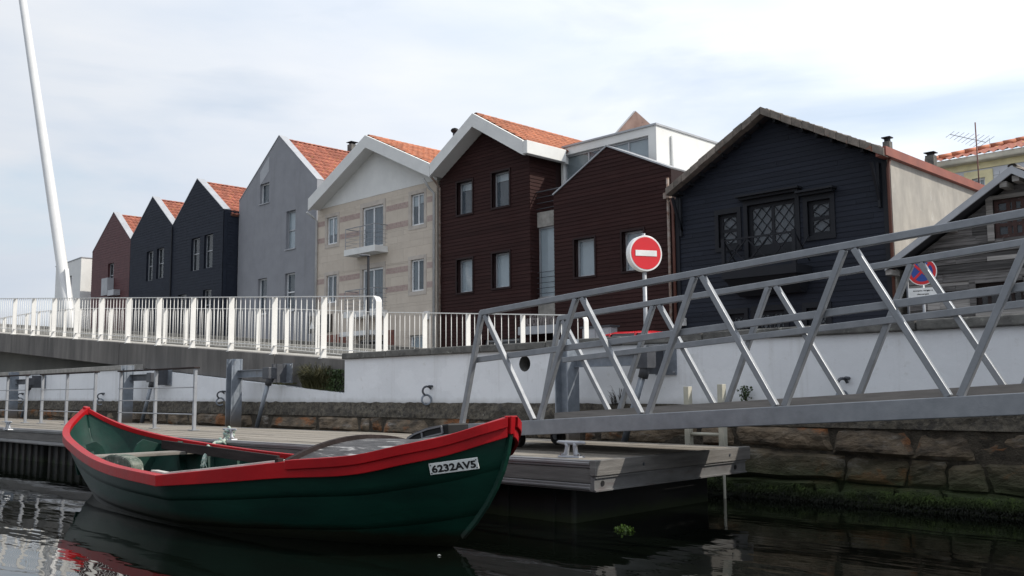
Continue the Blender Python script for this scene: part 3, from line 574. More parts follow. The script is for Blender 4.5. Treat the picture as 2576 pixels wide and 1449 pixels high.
# ---------------------------------------------------------------- bracket piles
def hbeam(mb, x, y, z0, z1, b=0.2, h=0.2, tf=0.016):
    mb.box(x-b/2, x+b/2, y-h/2, y-h/2+tf, z0, z1); mb.box(x-b/2, x+b/2, y+h/2-tf, y+h/2, z0, z1); mb.box(x-tf/2, x+tf/2, y-h/2+tf, y+h/2-tf, z0, z1)
def hbeam_x(mb, x, y, z0, z1, b=0.2, h=0.2, tf=0.016):   # flanges facing along x
    mb.box(x-h/2, x-h/2+tf, y-b/2, y+b/2, z0, z1); mb.box(x+h/2-tf, x+h/2, y-b/2, y+b/2, z0, z1); mb.box(x-h/2+tf, x+h/2-tf, y-tf/2, y+tf/2, z0, z1)
YP = 8.22
def pile(x, label, dark=False):
    t = thing('bracket_pile', label, 'pile', (x, YP, 0), 'steel guide piles along the pontoon')
    mb = MB(); hbeam_x(mb, x, YP, -1.2, 1.66); mb.build('pile_post', Mt['pile'], t)
    # I-shaped arm running along the wall to its bracket
    xa, xb, za = x + 0.10, x + 0.98, 1.40
    mb = MB(); yy = YP + 0.06
    mb.box(xa, xb, yy-0.05, yy+0.05, za+0.055, za+0.065); mb.box(xa, xb, yy-0.05, yy+0.05, za-0.065, za-0.055); mb.box(xa, xb, yy-0.004, yy+0.004, za-0.055, za+0.055)
    mb.build('arm', Mt['galvd'] if dark else Mt['galv'], t)
    mb = MB(); xc = x + 0.98
    mb.box(xc, xc+0.20, YP-0.02, YP+0.14, za-0.10, za+0.09); mb.build('clamp', Mt['galvd'], t, bevel=0.008)
    mb = MB(); mb.box(xc+0.02, xc+0.30, YW-0.022, YW-0.002, za-0.17, za+0.16); mb.build('wall_plate', Mt['galv'], t)
    mb = MB().box(xc+0.10, xc+0.135, YP+0.10, YW-0.02, za-0.16, za+0.15); mb.build('gusset', Mt['galvd'], t)
    for dx in (0.045, 0.275):
        for dz in (-0.14, 0.13): MB().tube([(xc+dx, YW-0.02, za+dz), (xc+dx, YW-0.042, za+dz)], 0.012, 6).build('bolt', Mt['galvl'], t)
    MB().tube([(xc+0.12, YP+0.05, za-0.07), (xc-0.14, YP-0.02, 0.50)], 0.037, 12).build('strut', Mt['galv'], t, smooth=True)
    MB().tube([(xc+0.14, YP+0.05, za-0.03), (xc+0.09, YP+0.04, za-0.20)], 0.055, 12).build('strut_sleeve', Mt['galvd'], t, smooth=True)
for q, lb in ((588, 'tall galvanised H pile with bracket arm at the low end of the ramp'), (318, 'galvanised H pile behind the pontoon handrail, bracket arm under the ramp'), (32, 'furthest galvanised H pile under the ramp, beyond the boat'), (1427, 'galvanised H pile with bracket arm standing behind the gangway')):
    pile(U(q, 1000, 'y', YP).x, lb, q in (318, 32))
pile(U(-90, 1000, 'y', YP).x, 'bracket pile at the last visible stretch of the pontoon', True)

# ---------------------------------------------------------------- pontoon handrails
def deck_rail(pxs, y0, label, cut=0):
    ps = [U(px, 1000, 'y', y0) for px in pxs]; xs = [p.x for p in ps]
    t = thing('pontoon_handrail', label, 'handrail', (xs[0], y0, DZ), 'handrails on the pontoon')
    for x in xs:
        po = MB().box(x-0.023, x+0.023, y0-0.023, y0+0.023, DZ+0.004, DZ+0.92).build('post', Mt['galvl'], t, bevel=0.004)
        MB().box(x-0.08, x+0.08, y0-0.06, y0+0.06, DZ+0.003, DZ+0.013).build('foot_plate', Mt['galvl'], po)
    for z in (0.24, 0.44, 0.64): MB().tube([(min(xs), y0-0.032, DZ+z), (max(xs), y0-0.032, DZ+z)], 0.009, 8).build('rail_rod', Mt['galvl'], t, smooth=True)
    MB().box(min(xs)-0.05, max(xs)+0.05, y0-0.05, y0+0.05, DZ+0.92, DZ+0.945).build('timber_cap', Mt['bdark'], t, bevel=0.006)
deck_rail((490, 391, 303), 6.63, 'galvanised rod handrail with timber cap closest to the boat stern')
deck_rail((239, 168, 106), 6.45, 'galvanised rod handrail with timber cap, second along the pontoon')
deck_rail((66, 18, -40), 6.35, 'galvanised rod handrail with timber cap at the far end of the pontoon')
# dark tyre strap hanging at the joint of two pontoon units
pf = U(277, 1112, 'y', U(277, 1090, 'z', DZ).y - 0.05)
td = thing('strap_fender', 'black rubber strap fender hanging over a joint of the pontoon edge', 'fender', (pf.x, pf.y, 0.2))
MB().tube([(pf.x, pf.y+0.04, DZ+0.012), (pf.x, pf.y-0.03, DZ-0.02), (pf.x+0.02, pf.y-0.05, 0.30), (pf.x+0.10, pf.y-0.03, 0.05)], [0.03,0.075,0.085,0.07], 10).build('strap', Mt['rubber'], td, smooth=True)

# ---------------------------------------------------------------- ladder at the end of the pontoon
lad = thing('pontoon_ladder', 'cream painted ladder standing between pontoon end and stone wall', 'ladder', (-5.5, 8.2, 0.5))
lx = [U(1740, 1060, 'y', 8.22).x, U(1817, 1060, 'y', 8.16).x]; Mt['lad'] = mat('cream_steel', (0.50,0.48,0.40), (0.36,0.35,0.29), 6, 0.6, layers=[((0.25,0.16,0.10), 8, (1,1,1), 0.62, 0.8, 0.5)])
for x, z1 in zip(lx, (1.10, 1.12)):
    MB().box(x-0.03, x+0.03, 8.13, 8.20, 0.36, z1).build('stile', Mt['lad'], lad, bevel=0.004); MB().tube([(x, 8.165, -0.6), (x, 8.165, 0.36)], 0.014, 8).build('leg_tube', Mt['lad'], lad, smooth=True)
for z in (0.62,): MB().tube([(lx[0], 8.165, z), (lx[1], 8.165, z)], 0.018, 8).build('rung', Mt['lad'], lad, smooth=True)

# ---------------------------------------------------------------- gangway
G0, G1 = 6.32, 7.45
gw = thing('gangway', 'aluminium truss gangway sloping from the quay down to the pontoon', 'gangway', (-7.0, 6.9, DZ))
tx = [-6.81 + 1.262*i for i in range(9)]; bx = [-6.10 + 1.243*i for i in range(9)]
def gt(x): return 1.834 + (x + 6.81)*0.0612          # centre of top chord
def gb(x): return 0.735 + (x + 6.10)*0.0560          # centre of bottom chord (0.135 deep)
XG0, XG1 = -7.16, 3.6
for y, nm in ((G0, 'near'), (G1, 'far')):
    MB().bar((tx[0]-0.02, y, gt(tx[0])), (XG1, y, gt(XG1)), 0.05, 0.055).build('top_chord', Mt['alu'], gw, bevel=0.006)
    MB().bar((XG0, y, gb(XG0)), (XG1, y, gb(XG1)), 0.06, 0.135).build('bottom_chord', Mt['alu'], gw, bevel=0.006)
    MB().bar((XG0+0.04, y, gb(XG0)+0.068), (tx[0]-0.01, y, gt(tx[0])+0.01), 0.048, 0.048, (0,1,0)).build('end_post', Mt['alu'], gw, bevel=0.005)
    for i in range(8):
        MB().bar((tx[i]+0.035, y, gt(tx[i])-0.026), (bx[i]-0.03, y, gb(bx[i])+0.066), 0.046, 0.046, (0,1,0)).build('diagonal', Mt['alu'], gw, bevel=0.005)
        MB().bar((bx[i]+0.04, y, gb(bx[i])+0.066), (tx[i+1]-0.04, y, gt(tx[i+1])-0.026), 0.046, 0.046, (0,1,0)).build('diagonal', Mt['alu'], gw, bevel=0.005)
    yr = y + (0.038 if y == G0 else -0.038); xs = -6.98 if y == G0 else -6.75
    MB().bar((xs, yr, 1.385 + (xs+6.81)*0.0615), (XG1, yr, 1.385 + (XG1+6.81)*0.0615), 0.028, 0.055).build('mid_rail', Mt['alu'], gw, bevel=0.004)
fz = lambda x: gb(x) + 0.03
nt = 0; x = XG0 + 0.02
while x < XG1:   # slatted floor
    MB().bar((x+0.07, G0+0.035, fz(x)), (x+0.07, G1-0.035, fz(x)), 0.135, 0.028).build('tread', Mt['fascia'], gw); x += 0.142
Mt['kick'] = mat('kick_board', (0.235,0.215,0.20), (0.15,0.14,0.13), 5, 0.8, stretch=(0.4,1,4))
MB().bar((XG0+0.3, G1-0.05, gb(XG0+0.3)+0.095), (XG1, G1-0.05, gb(XG1)+0.095), 0.02, 0.10).build('kick_board', Mt['kick'], gw)
for i in range(8): MB().bar((bx[i], G0, gb(bx[i])-0.03), (bx[i], G1, gb(bx[i])-0.03), 0.05, 0.06).build('cross_member', Mt['alu'], gw)
xw = -6.62
for y in (6.60, 7.18):
    wh = MB().tube([(xw, y-0.04, DZ+0.082), (xw, y+0.04, DZ+0.082)], 0.078, 20).build('wheel', Mt['rubber'], gw, smooth=False, bevel=0.012)
    MB().tube([(xw, y-0.046, DZ+0.082), (xw, y+0.046, DZ+0.082)], 0.028, 12).build('hub', Mt['galv'], wh)
    MB().bar((xw, y-0.055, DZ+0.08), (xw+0.02, y-0.055, gb(xw)-0.05), 0.012, 0.05).build('fork', Mt['galv'], gw)

# ---------------------------------------------------------------- plants in the wall
def tuft(name, label, c, n, h, spread, m, cat, droop=0.5, w=0.006, yfix=None):
    b = MB(); r = random.Random(int(c[0]*100))
    for i in range(n):
        a = r.uniform(0, 2*math.pi); rr = r.random()**0.5; p = Vector((c[0]+math.cos(a)*rr*spread[0], c[1]+math.sin(a)*rr*spread[1], c[2]))
        hh = h*r.uniform(0.4, 1)*(1-0.4*rr); d = Vector((math.cos(a)*hh*droop*r.uniform(.2,1), math.sin(a)*hh*droop*r.uniform(.2,1)-hh*.1, 0)); s_ = Vector((r.uniform(-1,1), r.uniform(-1,1), 0)).normalized()*w
        q = [p, p + d*0.3 + Vector((0,0,hh*0.6)), p + d*0.7 + Vector((0,0,hh*.95)), p + d*1.25 + Vector((0,0,hh*(1.0-0.35*r.random())))]
        n0 = len(b.v)
        b.v += [tuple(q[0]-s_), tuple(q[0]+s_), tuple(q[1]-s_*.9), tuple(q[1]+s_*.9), tuple(q[2]-s_*.6), tuple(q[2]+s_*.6), tuple(q[3])]
        b.f += [(n0,n0+1,n0+3,n0+2),(n0+2,n0+3,n0+5,n0+4),(n0+4,n0+5,n0+6)]
    return tag(b.build(name, m), label, cat)
def bush(name, label, c, n, sp, m, cat, leaf=0.02, stems=None):
    t = thing(name, label, cat, c); b = MB(); r = random.Random(int(c[0]*77)); st = MB()
    for k in range(6):
        e = Vector(c) + Vector((r.uniform(-1,1)*sp[0]*.7, r.uniform(-1,.3)*sp[1]*.7, sp[2]*r.uniform(.6,1))); st.tube([c, (Vector(c)+e)/2 + Vector((r.uniform(-.02,.02),0,.01)), e], [.005,.004,.002], 5)
    for i in range(n):
        p = Vector(c) + Vector((r.gauss(0,.45)*sp[0], r.gauss(0,.45)*sp[1], sp[2]*r.random()**.8)); a = Vector((r.gauss(0,1), r.gauss(0,1), r.gauss(0,1))).normalized(); u = a.orthogonal().normalized()*leaf*r.uniform(.5,1); v = a.cross(u).normalized()*leaf*.5
        n0 = len(b.v); b.v += [tuple(p-u), tuple(p+v), tuple(p+u), tuple(p-v)]; b.f.append((n0,n0+1,n0+2,n0+3))
    st.build('stem', Mt['bdark'], t); b.build('foliage', m, t)
gp = U(800, 978, 'y', 8.69)
tuft('grass_tuft', 'shaggy yellow green grass tuft on the ledge at the low end of the ramp', (gp.x-0.03, 8.69, gp.z-0.02), 1500, 0.52, (0.40, 0.05), Mt['leaf'], 'grass', 0.8)
bush('ledge_bush', 'dark leafy weeds beside the grass tuft in the corner of the white wall', (gp.x+0.48, 8.68, gp.z-0.06), 1300, (0.34, 0.07, 0.36), Mt['leaf2'], 'plant', 0.022)
p_ = U(1878, 1010, 'y', YW-.06); bush('wall_plant', 'small green plant rooted in the joint under the white parapet', (p_.x, YW-0.07, p_.z), 120, (0.07,0.05,0.16), Mt['leaf2'], 'plant', 0.02)
p_ = U(1558, 1018, 'y', YW-.06); tuft('dry_weed', 'dry twiggy weed behind the gangway at the pile foot', (p_.x, YW-0.07, p_.z), 60, 0.26, (0.10, 0.03), Mt['bdark'], 'plant', 0.7, 0.003)
for k in range(10):
    xx = random.uniform(-24, -14.5)
tuft('ledge_moss', 'thin grass growing along the ledge between arm beam and white wall', (-14.6, 8.70, beam_bot(-14.6)-0.01), 260, 0.06, (0.65, 0.03), Mt['leaf'], 'grass', 0.9, 0.004)

# ---------------------------------------------------------------- the green boat
YA = 4.43
GW = [(-11.80,0.0,.915),(-11.68,.17,.80),(-11.47,.33,.70),(-11.1,.47,.62),(-10.5,.60,.55),(-9.5,.80,.475),(-8.6,.93,.435),(-7.5,1.02,.42),(-6.69,.90,.505),(-6.08,.75,.575),(-5.45,.59,.63),(-5.05,.47,.71),(-4.80,.29,.775),(-4.62,.14,.845),(-4.52,0,.895)]
CH = [(-11.0,0.0,-.04),(-10.85,.15,-.08),(-10.3,.36,-.12),(-9.6,.57,-.15),(-8.9,.67,-.16),(-8.0,.71,-.16),(-7.1,.64,-.16),(-6.5,.51,-.15),(-5.85,.29,-.12),(-5.45,.12,-.08),(-5.15,0,-.04)]
KI = 7
def catmull(pts, t):
    n = len(pts)-1; x = min(max(t, 0), 1)*n; i = min(int(x), n-1); f = x - i
    p = [pts[max(i-1,0)], pts[i], pts[i+1], pts[min(i+2,n)]]
    return [0.5*((2*b) + (c-a)*f + (2*a-5*b+4*c-d)*f*f + (3*b-a-3*c+d)*f**3) for a, b, c, d in zip(*p)]
def curve_samples(pts, n): return [catmull(pts, i/n) for i in range(n+1)]
gs = curve_samples(GW[:KI+1], 40) + curve_samples(GW[KI:], 40)[1:]
cs = curve_samples(CH, 120)
def at(samples, x):
    for a, b in zip(samples, samples[1:]):
        if a[0] <= x <= b[0] and b[0] > a[0]:
            f = (x-a[0])/(b[0]-a[0]); return [lerp(p, q, f) for p, q in zip(a, b)]
    return list(samples[0] if x < samples[0][0] else samples[-1])
g0, g1, c0, c1 = GW[0][0], GW[-1][0], CH[0][0], CH[-1][0]
def gun(t):
    return at(gs, lerp(g0, g1, t))
def hull(t, s, side, off=0.0):
    g = gun(t); b = at(cs, lerp(c0, c1, t))
    x = lerp(g[0], b[0], s**(1.5 if t < 0.5 else 2.1)); h = lerp(g[1], b[1], s**1.35); z = lerp(g[2], b[2], s)
    return Vector((x, YA + side*max(0.0, h + off), z))
TS = sorted(set([ (g[0]-g0)/(g1-g0) for g in gs ]))
boat = thing('rowing_boat', 'green wooden boat with red gunwale and number 6232AV5, moored at the pontoon', 'boat', (-8.1, YA, -0.1))
NS = 14
for side in (-1, 1):
    edges = [0.0, 0.36, 0.70, 1.0]
    for k in range(3):      # three broad strakes, each lapping a few millimetres over the one below
        b = MB(); s0, s1 = edges[k], edges[k+1]; m_ = 5
        vs = [hull(t, lerp(s0, s1, j/m_), side, 0.0005*(j/m_) if k < 2 else 0.0) for j in range(m_+1) for t in TS]; w = len(TS); fs = []
        for j in range(m_):
            for i in range(w-1): a = j*w+i; fs.append((a, a+1, a+w+1, a+w))
        if k < 2:  # lower edge of the strake
            vs += [hull(t, s1, side, -0.001) for t in TS]
            for i in range(w-1): a = m_*w+i; fs.append((a, a+1, a+w+1, a+w))
        b.add(vs, fs); b.build('strake', Mt['bgreen'], boat, smooth=True)
    b = MB(); vs = [hull(t, lerp(0.0, 1.0, j/8), side, -0.028) for j in range(9) for t in TS]; fs = [(j*w+i, j*w+i+1, (j+1)*w+i+1, (j+1)*w+i) for j in range(8) for i in range(w-1)]
    b.add(vs, fs).build('inner_planking', Mt['bgreen2'], boat, smooth=True)
b = MB(); vs = [hull(t, 1.0, s_, 0) for s_ in (-1, 1) for t in TS]; b.add(vs, [(i, i+1, w+i+1, w+i) for i in range(w-1)]); b.build('bottom', Mt['bgreen'], boat)
HG = [[hull(i/160, k/40, 1) for k in range(41)] for i in range(161)]
def half_at(x, z):
    best = (1e9, 0.0)
    for row in HG:
        for p in row:
            d = (p.x-x)**2 + 4*(p.z-z)**2
            if d < best[0]: best = (d, p.y-YA)
    return max(0.0, best[1]-0.035)
def floor_half(x): return half_at(x, 0.06), x
b = MB(); xs_ = [-10.9 + i*(5.2/40) for i in range(41)]; hv = []
for x in xs_: hv.append(floor_half(x))
b.add([(p[1], YA-p[0], 0.062) for p in hv] + [(p[1], YA+p[0], 0.062) for p in hv], [(i, i+1, 42+i, 41+i) for i in range(40)]); b.build('bottom_boards', Mt['bgreen2'], boat)
# swept strips along the sheer
def sweep(name, sel, side, sec, m_, zoff=0.0, bev=0.004):
    pts = [g for g in gs if sel(g[0])]; b = MB(); n = len(sec(0)); vs = []; fs = []
    P2 = [Vector((g[0], YA + side*g[1], g[2] + zoff)) for g in pts]
    for i, p in enumerate(P2):
        d = P2[min(i+1, len(P2)-1)] - P2[max(i-1, 0)]; d.z = 0; d.normalize(); nrm = Vector((d.y, -d.x, 0)) * (1 if side < 0 else -1)
        if (pts[i][1] < 1e-3): nrm = Vector((0.25 if pts[i][0] > -8 else -0.25, side, 0)).normalized()
        for (o, u) in sec(pts[i][0]): vs.append(p + nrm*o + Vector((0,0,u)))
    for i in range(len(P2)-1):
        for k in range(n): a = i*n+k; c = i*n+(k+1)%n; fs.append((a, c, c+n, a+n))
    fs += [tuple(range(n)), tuple(range((len(P2)-1)*n, len(P2)*n))]
    return b.add(vs, fs).build(name, m_, boat, bevel=bev)
XS = -6.10
def gdepth(x): return 0.088 if x < -7.5 else min(0.122, 0.088 + (x+7.5)*0.018)
for side in (-1, 1):
    sweep('gunwale', lambda x: True, side, lambda x: [(0.030,-gdepth(x)),(0.034,0.0),(-0.042,0.004),(-0.042,-0.05),(-0.004,-0.05),(0.006,-gdepth(x))], Mt['bred'])
    sweep('rub_rail', lambda x: x >= XS, side, lambda x: [(0.036,-0.058),(0.052,-0.056),(0.055,0.010),(-0.030,0.012),(-0.030,0.003),(0.036,0.002)], Mt['bred'], bev=0.005)
    sweep('inner_rail', lambda x: -7.9 <= x <= XS, side, lambda x: [(-0.043,0.018),(-0.043,-0.03),(-0.11,-0.03),(-0.11,0.014)], Mt['bwhite'])
# stem post caps
for (g, s_) in ((GW[0], -1), (GW[-1], 1)):
    pts = [hull(0 if s_ < 0 else 1, k/8, 1) + Vector((s_*0.012, 0, 0)) for k in range(9)]
    pts = [p for p in pts if p.z > 0.0]
    b = MB()
    for p, q in zip(pts, pts[1:]): b.bar(p, q, 0.03, 0.03, (0,1,0))
    b.build('stem_post', Mt['bgreen'], boat)
    MB().hexa([(g[0]+s_*-0.05, YA-0.03, g[2]-0.09),(g[0]+s_*0.030, YA-0.02, g[2]-0.11),(g[0]+s_*0.030, YA+0.02, g[2]-0.11),(g[0]+s_*-0.05, YA+0.03, g[2]-0.09),(g[0]+s_*-0.05, YA-0.03, g[2]),(g[0]+s_*0.040, YA-0.022, g[2]+0.012),(g[0]+s_*0.040, YA+0.022, g[2]+0.012),(g[0]+s_*-0.05, YA+0.03, g[2])]).build('stem_head', Mt['bred'], boat, bevel=0.006)
# frames
for x in (-10.45,-9.95,-9.45,-8.95,-8.45,-7.95,-7.45,-6.95,-6.5):
    t = (x-g0)/(g1-g0)
    for side in (-1, 1):
        pts = [hull(t, s_, side, -0.062) for s_ in (0.04, 0.25, 0.5, 0.75, 0.86)]
        b = MB()
        for p, q in zip(pts, pts[1:]): b.bar(p, q, 0.075, 0.06, (1,0,0))
        b.build('frame', Mt['bgreen2'], boat)
    fh = floor_half(x)[0]
    if x > -10.2: MB().box(x-0.03, x+0.03, YA-fh, YA+fh, 0.064, 0.115).build('floor_timber', Mt['bgreen2'], boat)
# thwart across the stern part
tz = 0.435; th = at(gs, -10.2)[1]
MB().box(-10.34, -10.08, YA-th+0.03, YA+th-0.04, tz-0.035, tz).build('thwart', Mt['bwood'], boat, bevel=0.006)
# bulkhead halves (stern locker with the middle cut away)
xb_ = -10.82; t = (xb_-g0)/(g1-g0); hb_ = gun(t)[1]
for side, inner in ((-1, -0.13), (1, 0.16)):
    o_ = [hull(t, s_, side, -0.035) for s_ in (0.13, 0.35, 0.55)]
    poly = [(YA+side*abs(inner), 0.20), (YA+side*abs(inner), 0.40), (YA+side*(abs(inner)+0.05), 0.50), (YA+side*(abs(inner)+0.12), 0.552)] + [(p.y, p.z) for p in o_] + []
    n = len(poly); vs = [(xb_-0.014, y, z) for y, z in poly] + [(xb_+0.014, y, z) for y, z in poly]
    MB().add(vs, [tuple(range(n)), tuple(range(2*n-1, n-1, -1))] + [(i, (i+1)%n, (i+1)%n+n, i+n) for i in range(n)]).build('bulkhead', Mt['bgreen2'], boat, bevel=0.004)
# rounded mossy knee on the near side
yk_ = YA-0.56; ka, kb, kt, kz = U(250, 1165, 'y', yk_), U(330, 1172, 'y', yk_), U(286, 1143, 'y', yk_), U(290, 1178, 'y', yk_)
poly = [((ka.x+kb.x)/2 + (kb.x-ka.x)/2*math.cos(a), kz.z + (kt.z-kz.z)*math.sin(a)**0.7) for a in [math.pi*i/14 for i in range(15)]] + [(ka.x, 0.10), (kb.x, 0.10)]
MB().prism(poly[::-1], yk_, yk_+0.13).build('rounded_knee', Mt['lichen'], boat, bevel=0.02)
# long dark plank lying inside against the far frames
MB().bar(U(409,1118,'y',YA+0.50), U(700,1160,'y',YA+0.33), 0.03, 0.10).build('side_plank', Mt['bdark'], boat, bevel=0.004)
# cambered fore deck with bent dark coaming
def fdeck(x, v):
    g = at(gs, x); h = max(g[1]-0.03, 0); return Vector((x, YA + h*v, g[2] - 0.035 + 0.17*(h/0.72)*(1 - v*v)))
b = MB(); b.grid(lambda u, v: fdeck(lerp(-6.12, -4.55, u), lerp(-1, 1, v)), 16, 14); b.build('fore_deck', Mt['bgrey'], boat, smooth=True)
b = MB(); pts = [fdeck(-6.13, -1 + 2*i/20) + Vector((0,0,0.005)) for i in range(21)]
for p, q in zip(pts, pts[1:]): b.bar(p, q, 0.05, 0.055)
b.build('coaming', Mt['bdark'], boat)
fb = [fdeck(-6.10, -1+2*i/14) for i in range(15)]; hb2 = half_at(-6.10, 0.22)
vs = fb + [Vector((p.x, YA + hb2*(-1+2*i/14), 0.22)) for i, p in enumerate(fb)]
MB().add(vs, [(i, i+1, i+16, i+15) for i in range(14)]).build('fore_bulkhead', Mt['bgreen2'], boat)
MB().bar((XS-0.02, YA-0.76, .53), (XS-0.02, YA-0.76, .60), 0.045, 0.045).build('rail_block', Mt['bdark'], boat)
# number plate on the bow, lying on the planking
def hull_px(px, py):
    best = (1e9, None)
    for i in range(160):
        for j in range(1, 60):
            t, s_ = 0.7 + 0.3*i/160, j/60; q = PX(hull(t, s_, -1)); d = (q[0]-px)**2 + (q[1]-py)**2
            if d < best[0]: best = (d, hull(t, s_, -1))
    return best[1]
pc = [hull_px(*q) for q in ((1085,1192),(1207,1176),(1202,1146),(1080,1162))]
ctr = sum(pc, Vector())/4; eu = ((pc[1]-pc[0]) + (pc[2]-pc[3]))/2; ev = ((pc[3]-pc[0]) + (pc[2]-pc[1]))/2
nn = eu.cross(ev).normalized()
if nn.dot(CAM - ctr) < 0: nn = -nn
eu_n = eu.normalized(); ev_n = (ev - eu_n*ev.dot(eu_n)).normalized(); pu, pv = eu.length, ev.length
co = ctr + nn*0.022
def quadbox(c, u, v, n, w, h, th):
    a = [c + u*(i*w/2) + v*(j*h/2) + n*k for k in (-th/2, th/2) for i, j in ((-1,-1),(1,-1),(1,1),(-1,1))]; return MB().hexa(a)
pl = quadbox(co, eu_n, ev_n, nn, pu, pv, 0.012).build('number_plate', Mt['plate'], boat, bevel=0.003)
def text_mesh(txt, width, height, origin, u, v, n, name, m_, parent, squeeze=True, depth=0.0015):
    cu = bpy.data.curves.new(name, 'FONT'); cu.body = txt; cu.extrude = depth; cu.offset = 0.03; cu.align_x = 'LEFT'; cu.resolution_u = 3
    o = bpy.data.objects.new(name, cu); COL.objects.link(o)
    dg = bpy.context.evaluated_depsgraph_get(); me = bpy.data.meshes.new_from_object(o.evaluated_get(dg)); bpy.data.objects.remove(o)
    xs = [p.co.x for p in me.vertices]; ys = [p.co.y for p in me.vertices]; x0, x1, y0, y1 = min(xs), max(xs), min(ys), max(ys)
    for p in me.vertices:
        a, b_, c_ = (p.co.x-x0)/(x1-x0)*width, (p.co.y-y0)/(y1-y0)*height, p.co.z
        p.co = origin + u*a + v*b_ + n*c_
    me.materials.clear(); me.materials.append(m_)
    return obj(name, me, parent)
text_mesh('6232AV5', pu*0.90, pv*0.66, co - eu_n*(pu*0.45) - ev_n*(pv*0.33) + nn*0.0085, eu_n, ev_n, nn, 'lettering', Mt['black'], pl)
for i in (-1, 1):
    for j in (-1, 1): quadbox(co + eu_n*(i*(pu/2-0.012)) + ev_n*(j*(pv/2-0.012)) + nn*0.007, eu_n, ev_n, nn, 0.008, 0.008, 0.004).build('rivet', Mt['galvd'], pl)
# black moulded plastic piece lying on the fore deck
bl = U(1012, 1118, 'y', YA+0.02); br_ = U(1126, 1082, 'y', YA+0.02)
cov = thing('plastic_cover', 'curved black plastic cover with grey slotted frame lying on the fore deck', 'cover', bl)
du = (br_ - bl); L_ = du.length; du.normalize(); dv = Vector((0,0,1)) - du*du.z; dv.normalize(); dn = du.cross(dv); 
if dn.dot(CAM - bl) < 0: dn = -dn
def cpt(a, c_, d): return bl + du*(a*L_) + dv*c_ + dn*d
outl = [(0.0,-0.03),(1.0,-0.06),(1.02,0.045),(0.85,0.052),(0.6,0.066),(0.3,0.062),(0.12,0.045),(0.02,0.01)]
n = len(outl); vs = [cpt(a, c_, 0.0) for a, c_ in outl] + [cpt(a, c_, -0.20) for a, c_ in outl]
MB().add(vs, [tuple(range(n)), tuple(range(2*n-1, n-1, -1))] + [(i, (i+1)%n, (i+1)%n+n, i+n) for i in range(n)]).build('shell', Mt['blackpl'], cov, bevel=0.012)
up_ = [(0.10,0.020),(0.30,0.044),(0.60,0.050),(0.90,0.040)]; lo_ = [(0.12,-0.016),(0.30,-0.006),(0.60,-0.004),(0.90,-0.012)]
for edge in (up_, lo_):
    b = MB()
    for p, q in zip(edge, edge[1:]): b.bar(cpt(*p, 0.006), cpt(*q, 0.006), 0.012, 0.011, dn)
    b.build('slot_frame', Mt['greypl'], cov)
b = MB()
for a in (0.11, 0.47, 0.90):
    f = lambda e: next(lerp(p[1], q[1], (a-p[0])/(q[0]-p[0])) for p, q in zip(e, e[1:]) if p[0]-0.03 <= a <= q[0]+0.001); b.bar(cpt(a, f(lo_), 0.006), cpt(a, f(up_), 0.006), 0.012, 0.010, dn)
b.build('slot_divider', Mt['greypl'], cov)
# mooring rope from the cleat over the gunwale into the boat
rp = thing('mooring_rope', 'knotted pale green mooring rope from the pontoon cleat into the boat', 'rope', PT(6.15, 0.16, DZ))
cl = U(577, 1106, 'z', DZ)
q1 = U(574, 1094, 'y', cl.y); q2 = U(553, 1112, 'y', 5.36); q3 = U(532, 1122, 'y', 5.26); q4 = U(524, 1131, 'y', 5.02); q5 = U(516, 1148, 'y', 4.82); q6 = U(513, 1163, 'y', 4.78); q7 = U(512, 1172, 'y', 4.76)
MB().tube([q1, (q1+q2)/2 + Vector((0,0,-.03)), q2, (q2+q3)/2 + Vector((0,0,.02)), q3, q4], 0.020, 8).build('rope_line', Mt['rope'], rp, smooth=True)
MB().tube([q1 + Vector((.02,0,.01)), (q1+q2)/2 + Vector((0.03,0.0,-.07)), q2 + Vector((0,0,.035))], 0.019, 8).build('rope_loop', Mt['rope'], rp, smooth=True)
k = MB()
for i in range(3):
    k.torus(cl + Vector((random.uniform(-.03,.03), random.uniform(-.01,.01), .05+.03*i)), (random.uniform(-.5,.5), random.uniform(-.5,.5), 1), 0.055, 0.015, k=16)
k.torus(cl + Vector((0,0,.10)), (0.3, 1, 0.2), 0.05, 0.015, k=16); k.build('rope_turn', Mt['rope'], rp, smooth=True)
k = MB(); k.torus(q4, (0.4,0.3,1), 0.03, 0.016, k=12); k.torus(q4 + Vector((0,0,-.02)), (0.9,0.3,.2), 0.028, 0.016, k=12); k.torus(q4 + Vector((0.01,0,.02)), (0.1,0.9,.4), 0.026, 0.014, k=12); k.build('knot', Mt['rope'], rp, smooth=True)
MB().tube([q4, q5, q6], [0.019, 0.024, 0.030], 8).build('rope_end', Mt['rope'], rp, smooth=True)
k = MB()
for i in range(12):
    a = random.uniform(-1,1); k.tube([q5 + Vector((a*.012, 0, 0)), q6 + Vector((a*.03, random.uniform(-.02,.02), 0)), q7 + Vector((a*.045, random.uniform(-.03,.03), random.uniform(-.03,.0)))], [.006,.006,.002], 5)
k.build('frayed_strand', Mt['rope'], rp)
# scraps on the water
p_ = U(1101, 1397, 'z', 0.004); MB_ = MB().tube([p_, p_+Vector((.008,.006,.003)), p_+Vector((.018,.012,.001))], [.002,.004,.001], 6).build('floating_scrap', Mt['foam']); tag(MB_, 'tiny white scrap floating below the bow of the boat', 'scrap')

